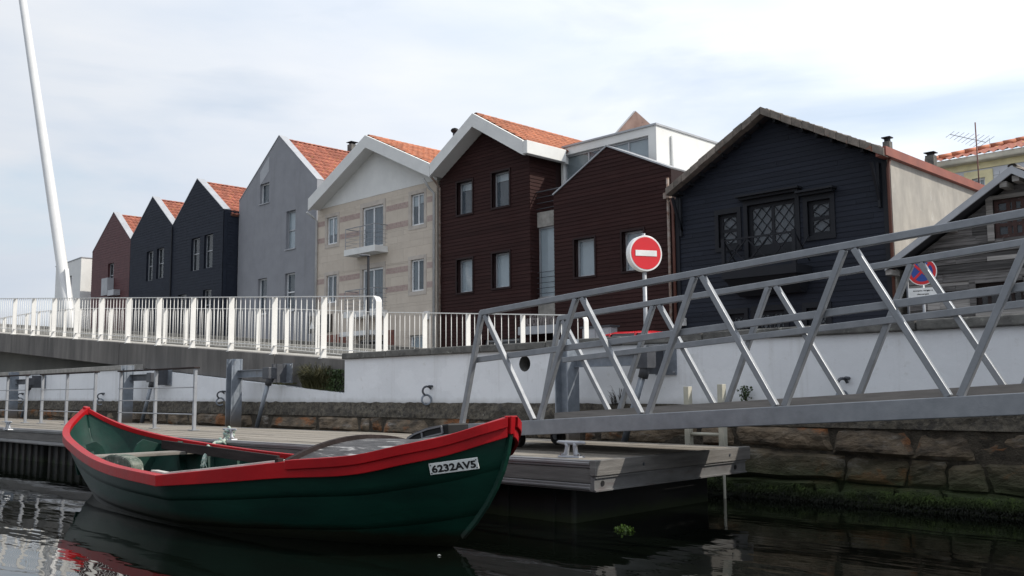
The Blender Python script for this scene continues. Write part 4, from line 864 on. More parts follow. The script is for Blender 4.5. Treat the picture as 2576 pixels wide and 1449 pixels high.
# ================================================================ houses
YF = 25.3
class Front:
    def __init__(s, x0, x1, el, er, ax, az, z0=SZ): s.x0, s.x1, s.el, s.er, s.ax, s.az, s.z0 = x0, x1, el, er, ax, az, z0
    def xl(s, z): return s.x0 if z <= s.el else lerp(s.x0, s.ax, (z-s.el)/(s.az-s.el))
    def xr(s, z): return s.x1 if z <= s.er else lerp(s.x1, s.ax, (z-s.er)/(s.az-s.er))
    def rows(s, levels, ops):
        """trapezoids (xa0,xb0,xa1,xb1,z0,z1) between consecutive levels, minus the openings"""
        for za, zb in zip(levels, levels[1:]):
            if zb - za < 0.004: continue
            zm = (za+zb)/2; segs = [[s.xl(za), s.xr(za), s.xl(zb), s.xr(zb)]]
            for (o0, o1, p0, p1) in ops:
                if p0 < zm < p1:
                    new = []
                    for g in segs:
                        if o0 > g[0] and o1 < g[1]: new += [[g[0], o0, g[2], o0], [o1, g[1], o1, g[3]]]
                        elif o0 <= g[0] < o1 < g[1]: new.append([o1, g[1], o1, g[3]])
                        elif g[0] < o0 < g[1] <= o1: new.append([g[0], o0, g[2], o0])
                        elif o1 <= g[0] or o0 >= g[1]: new.append(g)
                    segs = new
            for g in segs:
                if g[1]-g[0] > 0.01: yield (*g, za, zb)
    def outline(s): return [(s.x0, s.z0), (s.x1, s.z0), (s.x1, s.er), (s.ax, s.az), (s.x0, s.el)]
def levels(a, b, step, ops, extra=()):
    z = {a, b} | {q for o in ops for q in o[2:] if a < q < b} | {e for e in extra if a < e < b}
    k = a
    while step and k < b: z.add(k); k += step
    z = sorted(z); r = [z[0]]
    for q in z[1:]:
        if q - r[-1] > 0.003: r.append(q)
    return r
def wall(front, ops, m, parent, y=YF, th=0.25, name='wall'):
    b = MB()
    for (a0, b0, a1, b1, za, zb) in front.rows(levels(front.z0, front.az-0.001, 0, ops, (front.el, front.er)), ops):
        b.hexa([(a0,y,za),(b0,y,za),(b0,y+th,za),(a0,y+th,za),(a1,y,zb),(b1,y,zb),(b1,y+th,zb),(a1,y+th,zb)])
    return b.build(name, m, parent)
def body(front, m, parent, y0, y1, name='house_body'):
    return MB().prism(front.outline(), y0, y1).build(name, m, parent)
def boards(front, ops, step, m, parent, y=YF, zs=None, lap=0.02, joined=None, name='board', jit=0.0, mats=None, breaks=None):
    z = zs if zs is not None else front.z0; J = MB()
    top = front.az - 0.02
    while z < top:
        z1 = min(z+step, top)
        for (a0, b0, a1, b1, za, zb) in front.rows(levels(z, z1, 0, ops, (front.el, front.er)), ops):
            parts = [(a0, b0, a1, b1)]
            if breaks and b0-a0 > 1.2:
                nb = breaks(); cuts = sorted(random.uniform(a0+0.4, b0-0.4) for _ in range(nb)); e = [None]+cuts+[None]
                parts = []
                for i in range(len(e)-1): parts.append((a0 if e[i] is None else e[i]+0.003, b0 if e[i+1] is None else e[i+1]-0.003, a1 if e[i] is None else e[i]+0.003, b1 if e[i+1] is None else e[i+1]-0.003))
            for (p0, q0, p1, q1) in parts:
                f0, f1 = (za-z)/step, (zb-z)/step; j = random.uniform(-jit, jit); y0, y1 = y - lerp(lap, 0.004, f0) - j, y - lerp(lap, 0.004, f1) - j
                B = J if joined else MB()
                B.hexa([(p0,y0,za+0.002),(q0,y0,za+0.002),(q0,y+0.03,za+0.002),(p0,y+0.03,za+0.002),(p1,y1,zb),(q1,y1,zb),(q1,y+0.03,zb),(p1,y+0.03,zb)])
                if not joined: B.build(name, random.choice(mats) if mats else m, parent)
        z = z1
    if joined: return J.build(joined, m, parent, kind='stuff')
def window(parent, r, y, fr=0.05, mv=(), mh=(), fm='pvc', pane='pane', back='dim', dep=0.16, proud=0.0, name='window', backs=None):
    """r = x0,x1,z0,z1. frame set back by dep from the wall face at y; glass and what shows behind it are sub-parts"""
    x0, x1, z0, z1 = r; yy = y + dep; b = MB(); t = 0.05
    b.box(x0, x1, yy-t/2, yy+t/2, z0, z0+fr); b.box(x0, x1, yy-t/2, yy+t/2, z1-fr, z1)
    b.box(x0, x0+fr, yy-t/2, yy+t/2, z0+fr, z1-fr); b.box(x1-fr, x1, yy-t/2, yy+t/2, z0+fr, z1-fr)
    xs = [x0+fr] + [lerp(x0, x1, f) for f in mv] + [x1-fr]; zs = [z0+fr] + [lerp(z0, z1, f) for f in mh] + [z1-fr]
    for x in xs[1:-1]: b.box(x-fr*.45, x+fr*.45, yy-t/2+.004, yy+t/2-.004, z0+fr, z1-fr)
    for z in zs[1:-1]: b.box(x0+fr, x1-fr, yy-t/2+.002, yy+t/2-.002, z-fr*.45, z+fr*.45)
    w = b.build(name, Mt[fm], parent)
    k = 0
    for i in range(len(xs)-1):
        for j in range(len(zs)-1):
            a0 = xs[i] + (fr*.45 if i else 0); a1 = xs[i+1] - (fr*.45 if i+1 < len(xs)-1 else 0); c0 = zs[j] + (fr*.45 if j else 0); c1 = zs[j+1] - (fr*.45 if j+1 < len(zs)-1 else 0)
            MB().box(a0, a1, yy-0.004, yy+0.004, c0, c1).build('pane', Mt[pane], w)
    bm = backs or [(0, 1, 0, 1, back)]
    for (u0, u1, v0, v1, mm) in bm:
        MB().box(lerp(x0,x1,u0)+.01, lerp(x0,x1,u1)-.01, yy+0.035, yy+0.05, lerp(z0,z1,v0)+.01, lerp(z0,z1,v1)-.01).build('blind_dim_panel' if mm in ('blind','curt','dimb') else 'room_tone_panel', Mt[mm], w)  # flat blinds, curtains and panels coloured for how dim the room is
    return w
def wr(Z, x0, x1, yt, yb, y=YF):
    xm, ym = (x0+x1)/2, (yt+yb)/2
    return (U(*Z(x0, ym), 'y', y).x, U(*Z(x1, ym), 'y', y).x, U(*Z(xm, yb), 'y', y).z, U(*Z(xm, yt), 'y', y).z)
YG = 26.17
def tile_slope(parent, ridge, eave, y0, y1, m, tw=0.29, tl=0.40, name='roof_tile', under='tileu', th=0.10, ridgecaps=True):
    """tiled slope from the ridge (x,z) to the eave (x,z) between y0 and y1; each tile is an object"""
    R, E = Vector((ridge[0], 0, ridge[1])), Vector((eave[0], 0, eave[1])); d = (E-R); Ls = d.length; d.normalize(); n = Vector((-d.z, 0, d.x)); 
    if n.z < 0: n = -n
    b = MB(); a = [R, E, E - n*th, R - n*th]; vs = [(p.x, y0, p.z) for p in a] + [(p.x, y1, p.z) for p in a]
    b.add(vs, [(0,1,2,3),(7,6,5,4),(0,4,5,1),(1,5,6,2),(2,6,7,3),(3,7,4,0)]); b.build('roof_deck', Mt[under], parent)
    nr = max(1, round(Ls/tl)); nc = max(1, round((y1-y0)/tw)); sl = Ls/nr; sw = (y1-y0)/nc
    prof = [(0, 0.0), (0.12, 0.022), (0.30, 0.040), (0.48, 0.030), (0.62, 0.008), (0.80, -0.004), (1.0, 0.002)]
    vs = []; ov = 0.06
    for (v, lift) in ((-0.0, 0.004), (sl+ov, 0.050)):
        for (u, h) in prof: vs.append(d*v + Vector((0, u*sw*1.02, 0)) + n*(h + lift))
    for (u, h) in prof: vs.append(d*(sl+ov) + Vector((0, u*sw*1.02, 0)) + n*(h + 0.012))
    k = len(prof); fs = [(i, i+1, k+i+1, k+i) for i in range(k-1)] + [(k+i, k+i+1, 2*k+i+1, 2*k+i) for i in range(k-1)]
    me = MB().add(vs, fs).mesh(name, Mt[m], True); cnt = 0; rest = MB()
    for r_ in range(nr):
        for c in range(nc):
            p = R + d*(r_*sl) + Vector((0, y0 + c*sw, 0))
            if cnt < 300: obj(name, me, parent, p)
            else: rest.add([p + Vector(v) for v in vs], fs)
            cnt += 1
    if rest.v: rest.build('more_roof_tiles', Mt[m], parent, kind='stuff')
    if ridgecaps:
        cap = MB(); vs = []
        for v in (0, 0.40):
            for i in range(7): a = math.pi*i/6; vs.append((math.cos(a)*0.11, v, math.sin(a)*(0.085 if v else 0.07) - 0.01))
        cap.add(vs, [(i, i+1, 8+i, 7+i) for i in range(6)]); me2 = cap.mesh('ridge_tile', Mt[m], True); y = y0
        while y < y1 - 0.2: obj('ridge_tile', me2, parent, (R.x, y, R.z + 0.015)); y += 0.36
def slab(parent, p, q, y0, y1, th, m, name='roof_slope'):
    R, E = Vector((p[0],0,p[1])), Vector((q[0],0,q[1])); d = (E-R).normalized(); n = Vector((-d.z,0,d.x)); n = n if n.z > 0 else -n
    a = [R, E, E-n*th, R-n*th]; vs = [(v.x,y0,v.z) for v in a] + [(v.x,y1,v.z) for v in a]
    return MB().add(vs, [(0,1,2,3),(7,6,5,4),(0,4,5,1),(1,5,6,2),(2,6,7,3),(3,7,4,0)]).build(name, m, parent)
Z1 = ZR(0,700,1300,2355); Zb = ZR(1200,700,600,1449); ZA = ZR(1200,450,1100,1594); ZB = ZR(2100,400,1100,1594); ZK = ZR(2650,700,950,2294); ZO = ZR(3450,550,646,1337)

# ---- white box house at the far left
h = thing('white_house', 'small white flat roofed house furthest along the row behind the mast', 'house', (-71, YF, SZ))
fr = Front(-74.4, -69.4, 10.6, 10.78, -69.41, 10.79); w_ = wr(Z1, 500, 518, 730, 850)
wall(fr, [w_], Mt['wht'], h); MB().prism([(-74.4, SZ), (-69.4, SZ), (-69.4, 10.78), (-74.4, 10.6)], YF+0.25, YF+9).build('house_body', Mt['wht'], h)
window(h, w_, YF, 0.06, fm='alw', back='dim'); MB().prism([(-74.45,10.6),(-69.36,10.78),(-69.36,10.84),(-74.45,10.66)], YF-0.04, YF+9.05).build('roof_edge', Mt['flash'], h)

# ---- three gabled houses with thin cladding, tile roofs behind zinc parapets
def gabled(name, label, fr, ops, m, cm, step, tl=0.40, depth=9, y=None):
    y = YF if y is None else y
    h = thing(name, label, 'house', ((fr.x0+fr.x1)/2, y, SZ))
    wall(fr, ops, Mt[cm], h, y=y)
    MB().prism([(fr.x0, SZ), (fr.x1, SZ), (fr.x1, fr.er-0.25), (fr.ax, fr.az-0.30), (fr.x0, fr.el-0.25)], y+0.25, y+depth).build('house_body', Mt[cm], h)
    if step: boards(fr, ops, step, Mt[m], h, joined='cladding_rows', lap=0.016, y=y)
    wall_top = MB().prism([(fr.x0, fr.el-.3), (fr.ax, fr.az-.36), (fr.x1, fr.er-.3), (fr.x1, fr.er-.002), (fr.ax, fr.az-.002), (fr.x0, fr.el-.002)], y+0.252, y+0.40).build('parapet_back', Mt[cm], h)
    for (q0, q1) in ((fr.x1+0.02, fr.er-0.015), (fr.x0-0.02, fr.el-0.015)):
        slab(h, (fr.ax, fr.az+0.035), (q0, q1+0.035), y-0.03, y+0.43, 0.03, Mt['flash'], 'parapet_cap')
    tile_slope(h, (fr.ax, fr.az-0.17), (fr.x1+0.12, fr.er-0.26), y+0.43, y+depth*0.72, 'tilel', tl=tl)
    slab(h, (fr.ax, fr.az-0.17), (fr.x0-0.1, fr.el-0.24), y+0.43, y+depth, 0.1, Mt['tilel'])
    return h
fr = Front(-67.37, -60.98, 10.93, 11.1, -63.88, 13.30); w_ = wr(Z1, 782, 822, 640, 832)
h = gabled('maroon_house', 'narrow maroon clad house with steep gable beside the white box house', fr, [w_], 'maroon', 'maroon', 0.17)
window(h, w_, YF, 0.05, mh=(0.55,), fm='alw', back='dim')
a = wr(Z1, 733, 776, 748, 872, YF-0.45); b = MB().box(a[0], a[1], YF-0.45, YF-0.02, a[2], a[3]); b.build('balcony_screen', Mt['flash'], h, bevel=0.01)
a = wr(Z1, 778, 822, 832, 872, YF-0.45); MB().box(a[0], a[1], YF-0.45, YF-0.02, a[2], a[3]).build('balcony_box', Mt['alw'], h)
fr = Front(-60.95, -54.87, 11.1, 11.24, -57.82, 13.44); ops = [wr(Z1, 1062, 1108, 553, 766), wr(Z1, 1136, 1186, 530, 748)]
h = gabled('slate_house', 'slate blue clad gabled house with two tall windows, next to the maroon house', fr, ops, 'slate', 'slate', 0.17)
for o in ops: window(h, o, YF, 0.05, mh=(0.5,), fm='alw', back='dim', backs=[(0,1,0,.5,'dim'),(0,1,.5,1,'dim')])
fr = Front(-54.84, -48.53, 11.24, 11.32, -51.81, 13.59); ops = [wr(Z1, 1386, 1446, 458, 692), wr(Z1, 1480, 1542, 430, 672), wr(Z1, 1290, 1348, 865, 1080), wr(Z1, 1470, 1530, 830, 1060)]
h = gabled('slate_house', 'slate blue clad gabled house with bare dark side wall beside the grey house', fr, ops, 'slate', 'slate', 0.17)
for o in ops: window(h, o, YF, 0.05, mh=(0.52,), fm='alw', back='dim')
J = MB(); z = SZ
while z < 11.2: J.hexa([(fr.x1,YF+0.26,z),(fr.x1+.02,YF+0.26,z),(fr.x1+.02,YF+9,z),(fr.x1,YF+9,z),(fr.x1,YF+.26,z+.168),(fr.x1+.004,YF+.26,z+.168),(fr.x1+.004,YF+9,z+.168),(fr.x1,YF+9,z+.168)]); z += 0.17
J.build('side_cladding', Mt['slate'], h, kind='stuff')
MB().tube([(-54.855, YF-0.06, SZ), (-54.855, YF-0.06, 11.15)], 0.05, 8).build('downpipe', Mt['navyd'], h, smooth=True)

# ---- grey rendered house
kG = YG/YF; gx = lambda x: x*kG
gzf = lambda z: H + (z-H)*kG
fr = Front(gx(-46.8), gx(-39.15), gzf(11.49), gzf(11.46), gx(-42.75), gzf(14.37))
gop = [wr(Z1, 2072, 2140, 258, 535, YG), wr(Z1, 2063, 2135, 710, 985, YG), wr(Z1, 1867, 1932, 750, 1010, YG), wr(Z1, 1884, 1950, 60, 205, YG)]
h = gabled('grey_house', 'tall plain grey rendered house with steep gable between slate and beige houses', fr, gop, None, 'greyr', None, tl=0.42, y=YG)
for i, o in enumerate(gop): window(h, o, YG, 0.07, mh=((0.5,) if i < 3 else ()), fm='pvc' if i else 'alw', back='blind' if i == 0 else 'dimb', dep=0.18)
for o in gop: MB().box(o[0]-.05, o[1]+.05, YG-0.05, YG+0.2, o[2]-0.05, o[2]-0.002).build('sill', Mt['flash'], h)
Zs = ZR(0,0,2048,2576); pp = [U(*Zs(*q), 'y', YG-0.01) for q in ((1308,935),(1352,862),(1354,786),(1308,868))]
b = MB(); b.add([(p.x, YG-0.008, p.z) for p in pp] + [(p.x, YG+0.01, p.z) for p in pp], [(0,1,2,3),(7,6,5,4),(0,4,5,1),(1,5,6,2),(2,6,7,3),(3,7,4,0)]); b.build('window_head_panel', Mt['flash'], h)

# ---- beige house with white gable
bx0, bx1 = -39.03, -30.04
h = thing('beige_house', 'beige stone clad house with white gable, balconies and white sliding windows', 'house', (-34.5, YF, SZ))
fr = Front(bx0, bx1, 9.9, 9.95, -34.4, 12.1)
wins = [wr(Zb, 265, 365, 405, 668), wr(Zb, 259, 358, 968, 1235), wr(Zb, 1077, 1202, 182, 484), wr(Zb, 1074, 1200, 815, 1122)]
doors = [wr(Zb, 607, 808, 300, 702), wr(Zb, 604, 806, 900, 1305)]
shop = [(-38.3, -36.1, SZ+0.1, 3.35), (-35.6, -33.6, SZ+0.1, 3.4), (-31.9, -30.9, SZ+0.1, 3.45)]
ops = wins + doors + shop
frl = Front(bx0, bx1, 9.6, 9.6, -34.4, 9.9)
# stone slabs laid in courses (real joints), gable rendered white above
class Flat(Front):
    def xl(s, z): return s.x0
    def xr(s, z): return s.x1
flat = Flat(bx0, bx1, 9.9, 9.9, -34.4, 9.9)
wall(flat, ops, Mt['beigej'], h, y=YF, name='wall_core')
z = SZ; course = 0
while z < 9.88:
    z1 = min(z+0.60, 9.9)
    for (a0, b0, a1, b1, za, zb) in flat.rows(levels(z, z1, 0, ops), ops):
        x = a0 - (0.45 if course % 2 else 0) ; x = bx0 + math.floor((a0-bx0)/0.9)*0.9 - (0.45 if course % 2 else 0)
        while x < b0:
            xa, xb = max(x, a0), min(x+0.9, b0)
            if xb - xa > 0.05: MB().box(xa+.002, xb-.002, YF-0.018, YF+0.01, za+.002, zb-.002).build('stone_slab', Mt['beige'], h)
            x += 0.9
    z = z1; course += 1
MB().prism(fr.outline(), YF+0.25, YF+9).build('house_body', Mt['wht'], h)
MB().prism([(bx0, 9.902), (bx1, 9.902), (bx1, 10.0), (-34.35, 12.15), (bx0, 10.0)], YF-0.03, YF+0.249).build('gable', Mt['wht'], h)
for i, o in enumerate(wins):
    window(h, o, YF-0.02, 0.07, mv=(0.5,), fm='pvc', dep=0.10, backs=[(0,.5,0,.35,'curt'),(0,.5,.35,1,'blind'),(.5,1,0,.35,'curt'),(.5,1,.35,1,'blind')] if i == 0 else ([(0,.5,0,.62,'dimb'),(0,.5,.62,1,'blind'),(.5,1,0,.7,'curt'),(.5,1,.7,1,'blind')] if i == 2 else [(0,.5,0,1,'curt'),(.5,1,0,1,'dimb')]))
    m_ = 0.17
    for (a, b_, c, d) in ((o[0]-m_, o[1]+m_, o[3]+0.003, o[3]+m_), (o[0]-m_, o[1]+m_, o[2]-m_, o[2]-0.003), (o[0]-m_, o[0]-0.003, o[2], o[3]), (o[1]+0.003, o[1]+m_, o[2], o[3])):
        MB().box(a, b_, YF-0.035, YF-0.019, c, d).build('stone_surround', Mt['beiget'], h)
for o in doors:
    window(h, o, YF-0.02, 0.09, mv=(0.5,), fm='pvc', dep=0.10, name='sliding_door', backs=[(0,.5,0,1,'curt'),(.5,1,0,1,'curt')])
    for (a, b_, c, d) in ((o[0]-.17, o[1]+.17, o[3]+0.003, o[3]+.22), (o[0]-.17, o[0]-0.003, o[2], o[3]), (o[1]+0.003, o[1]+.17, o[2], o[3])):
        MB().box(a, b_, YF-0.035, YF-0.019, c, d).build('stone_surround', Mt['beiget'], h)
def balcony(o, slabp):
    xa, xb = o[0]-0.35, o[1]+0.30; zt = o[2]-0.06; yo = YF-0.75
    bs_ = MB().box(xa-.05, xb+.05, yo, YF-0.02, zt-0.28, zt).build('balcony_slab', Mt['wht'], h, bevel=0.01)
    r = MB(); hz = zt + 0.95
    path = [(xa, YF-0.03), (xa, yo+0.05), (xb, yo+0.05), (xb, YF-0.03)]
    for zz, rr in ((hz, 0.022), (zt+0.18, 0.009), (zt+0.36, 0.009), (zt+0.54, 0.009), (zt+0.72, 0.009)):
        rb = MB()
        for p, q in zip(path, path[1:]): rb.tube([(p[0],p[1],zz), (q[0],q[1],zz)], rr, 6)
        rb.build('balcony_rail', Mt['galvl'], h)
    for (x, y) in path[1:3] + [(lerp(xa, xb, .5), yo+.05)]: MB().tube([(x,y,zt), (x,y,hz)], 0.016, 6).build('balcony_post', Mt['galvl'], h)
for o in doors: balcony(o, 0)
# terracotta bands between the windows: rows of small bricks
o0, o1, o2, o3 = wins; dA, dB = doors
def band(xa, xb, z, n=2):
    b = MB(); hgt = 0.13
    for r_ in range(n):
        x = xa - (0.15 if r_ else 0)
        while x < xb:
            p, q = max(x, xa), min(x+0.30, xb)
            if q-p > 0.03 : b.box(p+.006, q-.006, YF-0.026, YF-0.017, z + r_*hgt + .006, z + (r_+1)*hgt - .006)
            x += 0.30
    b.build('brick_band', Mt['pink'], h, kind='stuff')
for (W_, D_) in (((o0, o2), dA), ((o1, o3), dB)):
    zz0 = W_[0][2]; hh = W_[0][3]-W_[0][2]
    for f in (0.10, 0.72):
        z = zz0 + f*hh
        for (xa, xb) in ((bx0+0.05, W_[0][0]-.2), (W_[0][1]+.2, D_[0]-.2), (D_[1]+.2, W_[1][0]-.2), (W_[1][1]+.2, bx1-.15)): band(xa, xb, z)
# roof with deep white verge
ya = YF-0.7; RL, RA, RR = (-38.83, 10.34), (-34.24, 12.55), (-29.72, 10.44)
def verge(parent, A, B, y, th, dep, m):
    b = MB(); b.prism([(A[0], A[1]-th), (B[0], B[1]-th), (B[0], B[1]), (A[0], A[1])], y, y+dep); return b.build('verge_board', m, parent)
verge(h, RL, RA, ya, 0.58, 0.16, Mt['wht']); verge(h, RA, RR, ya, 0.56, 0.16, Mt['wht'])
MB().prism([(RL[0], RL[1]-.5), (RA[0], RA[1]-.5), (RA[0], RA[1]-.04), (RL[0], RL[1]-.04)], ya+0.16, YF+9).build('roof_slope', Mt['wht'], h)
MB().prism([(RA[0], RA[1]-.5), (RR[0], RR[1]-.5), (RR[0], RR[1]-.04), (RA[0], RA[1]-.04)], ya+0.16, YF+9).build('roof_slope', Mt['wht'], h)
tile_slope(h, (RA[0], RA[1]-0.01), (RR[0], RR[1]-0.01), ya+0.17, YF+6.5, 'tile', tw=0.30, tl=0.42)
for x in (bx0+0.02, bx1-0.12):
    MB().tube([(x-0.05, YF-0.62, 9.72 if x < -35 else 9.9), (x-0.05, YF-0.30, 9.55), (x+.02, YF-0.10, 9.35), (x+.02, YF-0.10, SZ)], 0.055, 10).build('downpipe', Mt['pipe'], h, smooth=True)
# ground floor: brick piers, canopy, door, dark shop front with a small sign
for (a, b_) in ((-38.95, -36.2), (-33.55, -32.9)): MB().box(a, b_, YF-0.05, YF-0.019, SZ, 3.75).build('brick_pier', Mt['brick'], h)
MB().box(-35.9, -33.5, YF-0.8, YF-0.02, 3.55, 3.75).build('canopy', Mt['wht'], h)
for s_ in shop: window(h, s_, YF, 0.08, fm='alw' if s_ is not shop[2] else 'pvc', back='dim' if s_ is not shop[2] else 'blind', pane='paned' if s_ is not shop[2] else 'pane', name='shop_front' if s_ is not shop[2] else 'door')
MB().box(-30.75, -30.45, YF-0.16, YF-0.02, 4.05, 4.40).build('meter_box', Mt['wht'], h, bevel=0.02)
sg = thing('shop_sign', 'black shop sign with a white triangle on the beige house', 'sign', (-38.0, YF-0.12, 3.0))
p_ = U(803, 815, 'y', YF-0.12); MB().box(p_.x-0.9, p_.x+0.95, YF-0.14, YF-0.06, p_.z-0.42, p_.z+0.42).build('panel', Mt['black'], sg)
MB().prism([(p_.x-0.78, p_.z-0.2), (p_.x-0.38, p_.z-0.2), (p_.x-0.58, p_.z+0.2)], YF-0.152, YF-0.141).build('triangle', Mt['signwhite'], sg)
b = MB()
for k in range(6): b.box(p_.x-0.2+k*0.17, p_.x-0.2+k*0.17+0.10, YF-0.150, YF-0.141, p_.z-0.06, p_.z+0.05 + 0.04*(k % 2))
b.build('small_print', Mt['letter'], sg)

# ---- brown boarded house A
h = thing('brown_house', 'dark brown boarded house with white bent roof verge beside the beige house', 'house', (-27.2, YF, SZ))
ax0, ax1 = -29.86, -24.62
fr = Front(ax0, ax1, 9.85, 9.95, -27.0, 11.5)
ops = [wr(ZA, 913, 1001, 400, 588), wr(ZA, 1116, 1215, 342, 545), wr(ZA, 913, 1003, 850, 1042), wr(ZA, 1118, 1218, 812, 1014)]
door = (-24.45-1.9, -24.45-0.3, SZ, 3.25)
ops2 = ops + [(ax1-2.6, ax1-0.6, SZ+0.02, 3.05)]
wall(fr, ops2, Mt['brownd'], h); MB().prism(fr.outline(), YF+0.25, YF+9).build('house_body', Mt['brownd'], h)
boards(fr, ops2, 0.14, Mt['brown'], h, lap=0.022, zs=SZ, breaks=lambda: random.choice((0,1,1)))
z = SZ
while z < 9.8:   # boards of the short return wall
    MB().hexa([(ax1+.026,YF-.005,z),(ax1+.026,YF+1.45,z),(ax1,YF+1.45,z),(ax1,YF-.005,z),(ax1+.006,YF-.005,z+.138),(ax1+.006,YF+1.45,z+.138),(ax1,YF+1.45,z+.138),(ax1,YF-.005,z+.138)]).build('side_board', Mt['brown'], h); z += 0.14
for i, o in enumerate(ops):
    window(h, o, YF, 0.06, fm='alw', dep=0.20, backs=[(0,1,0,1,'blind')] if i > 1 else [(0,1,0,.75,'dimb'),(0,1,.75,1,'blind')])
    for (a, b_, c, d) in ((o[0]-.07, o[1]+.07, o[3], o[3]+.07), (o[0]-.07, o[1]+.07, o[2]-.07, o[2]), (o[0]-.07, o[0], o[2], o[3]), (o[1], o[1]+.07, o[2], o[3])):
        MB().box(a, b_, YF-0.05, YF+0.02, c, d).build('window_trim', Mt['brownd'], h)
window(h, ops2[-1], YF, 0.08, fm='alw', pane='paned', back='dim', name='shop_front')
RL, RA, RR = (-29.70, 10.43), (-27.07, 12.0), (-24.30, 10.36)
verge(h, RL, RA, ya, 0.52, 0.16, Mt['wht']); verge(h, RA, RR, ya, 0.55, 0.16, Mt['wht'])
for (p, q) in ((RL, RA), (RA, RR)): MB().prism([(p[0], p[1]-.5), (q[0], q[1]-.5), (q[0], q[1]-.04), (p[0], p[1]-.04)], ya+0.16, YF+9).build('roof_slope', Mt['wht'], h)
MB().box(RR[0]-.02, RR[0]+0.22, ya+.02, YF+1.5, RR[1]-0.52, RR[1]-0.02).build('eaves_box', Mt['wht'], h, bevel=0.02)
tile_slope(h, (RA[0], RA[1]-0.01), (RR[0]+.1, RR[1]-0.05), ya+0.17, YF+7.0, 'tile', tw=0.29, tl=0.41)
for x, m_ in ((ax0+0.10, 'piperust'), ): MB().tube([(x, YF-0.62, 9.95), (x, YF-0.3, 9.7), (x, YF-0.10, 9.5), (x, YF-0.10, SZ)], 0.045, 10).build('downpipe', Mt[m_], h, smooth=True)
# lettered shop sign
p0 = U(1310, 815, 'y', YF-0.1); p1 = U(1378, 808, 'y', YF-0.1)
sg = thing('shop_lettering', 'grey cut out shop lettering on a pale bar fixed to the brown boards', 'sign', (p0.x, YF-0.1, p0.z))
MB().box(p0.x-0.05, p1.x+0.9, YF-0.20, YF-0.03, p0.z-0.42, p0.z-0.12).build('bar', Mt['flash'], sg)
text_mesh('multiaveiro', p1.x-p0.x+0.35, 0.42, Vector((p0.x, YF-0.06, p0.z-0.10)), Vector((1,0,0)), Vector((0,0,1)), Vector((0,-1,0)), 'letters', Mt['letter'], sg, depth=0.02)

# ---- glazed link and white penthouse
h = thing('white_penthouse', 'white flat roofed penthouse with ribbon glazing behind the low brown gable', 'house', (-22.5, 27, SZ))
YPn = 27.0; px0, px1, pzt = -24.55, -19.94, 10.5
gz0, gz1 = 7.8, 10.20
op = [(px0+0.12, px1-0.35, gz0, gz1)]
flp = Flat(px0, px1, pzt, pzt, -22, pzt, 3.0)
wall(flp, op, Mt['wht'], h, y=YPn); MB().box(px0, px1, YPn+0.25, YPn+12, SZ, pzt).build('house_body', Mt['wht'], h)
window(h, op[0], YPn, 0.07, mv=(0.29,0.55,0.76), fm='alw', dep=0.15, backs=[(0,.29,0,1,'dimn'),(.29,.55,0,1,'curt'),(.55,.76,0,1,'blind'),(.76,1,0,1,'blind')], name='ribbon_window')
MB().box(px0-.05, px1+.05, YPn-0.06, YPn+12.05, pzt+.002, pzt+0.07).build('roof_edge', Mt['flash'], h)
MB().tube([(px1+0.06, YPn+0.9, pzt-0.25), (px1+0.06, YPn+0.9, 7.6)], 0.07, 10).build('downpipe', Mt['wht'], h, smooth=True)
# side extension towards the dark house
MB().box(px1+.002, -18.15, YPn-1.35, YPn+6, SZ, 8.25).build('low_wing', Mt['wht'], h)
# link between the brown fronts: glass strip, lintel, terrace rail
lx0, lx1 = -24.59, -23.42; yl = 25.66
za = U(1370, 570, 'y', yl).z; zb_ = U(1370, 748, 'y', yl).z; zc_ = U(1370, 532, 'y', yl).z
MB().box(lx0, lx1, yl, YPn-.03, za, zc_).build('lintel', Mt['coping'], h)
MB().box(lx0, lx1, yl, YPn-.03, SZ+2.2, zb_).build('spandrel', Mt['coping'], h)
MB().box(lx0, lx1, YPn-0.02, YPn-.001, zc_, 8.0).build('terrace_back', Mt['brownd'], h)
window(h, (lx0, lx1, zb_, za), yl, 0.06, fm='alw', dep=0.12, back='blind', pane='pane', name='link_glazing')
for k in range(5): MB().tube([(lx0, yl-0.03, zb_+0.15+0.2*k), (lx1, yl-0.03, zb_+0.15+0.2*k)], 0.012, 6).build('guard_rod', Mt['galvd'], h)
for k in range(4): MB().tube([(lx0, yl-0.03, zc_+0.12+0.22*k), (lx1, yl-0.03, zc_+0.12+0.22*k)], 0.014 if k < 3 else .025, 6).build('terrace_rod', Mt['galvd'], h)

# solar collector seen from behind
pA = U(1597, 282, 'y', 29.5); pB = U(1560, 332, 'y', 29.5)
sp = thing('solar_panel', 'tilted rusty backed solar panel on the flat penthouse roof', 'solar panel', (pA.x, 29.5, pzt+.07))
c_ = [U(1597, 281, 'y', 29.5), U(1536, 352, 'y', 28.4), None, U(1672, 348, 'y', 31.0)]
Mt['rustpanel'] = mat('rusty_panel_back', (0.26,0.17,0.14), (0.17,0.10,0.08), 2.4, 0.8, layers=[((0.03,0.025,0.025), 3.2, (1,1,1), 0.66, 0.69, 0.9)])
e1 = Vector((-0.35, -0.55, -1)).normalized(); 
q0, q1 = c_[0], c_[1]; q3 = c_[3]; q2 = q1 + (q3 - q0)
nrm = (q1-q0).cross(q3-q0).normalized()
MB().add([q0,q1,q2,q3] + [p + nrm*0.07 for p in (q0,q1,q2,q3)], [(0,1,2,3),(7,6,5,4),(0,4,5,1),(1,5,6,2),(2,6,7,3),(3,7,4,0)]).build('collector', Mt['rustpanel'], sp)
for (p, q) in ((q0,q1),(q1,q2),(q2,q3),(q3,q0)): MB().bar(p, q, 0.05, 0.09).build('frame', Mt['flash'], sp)
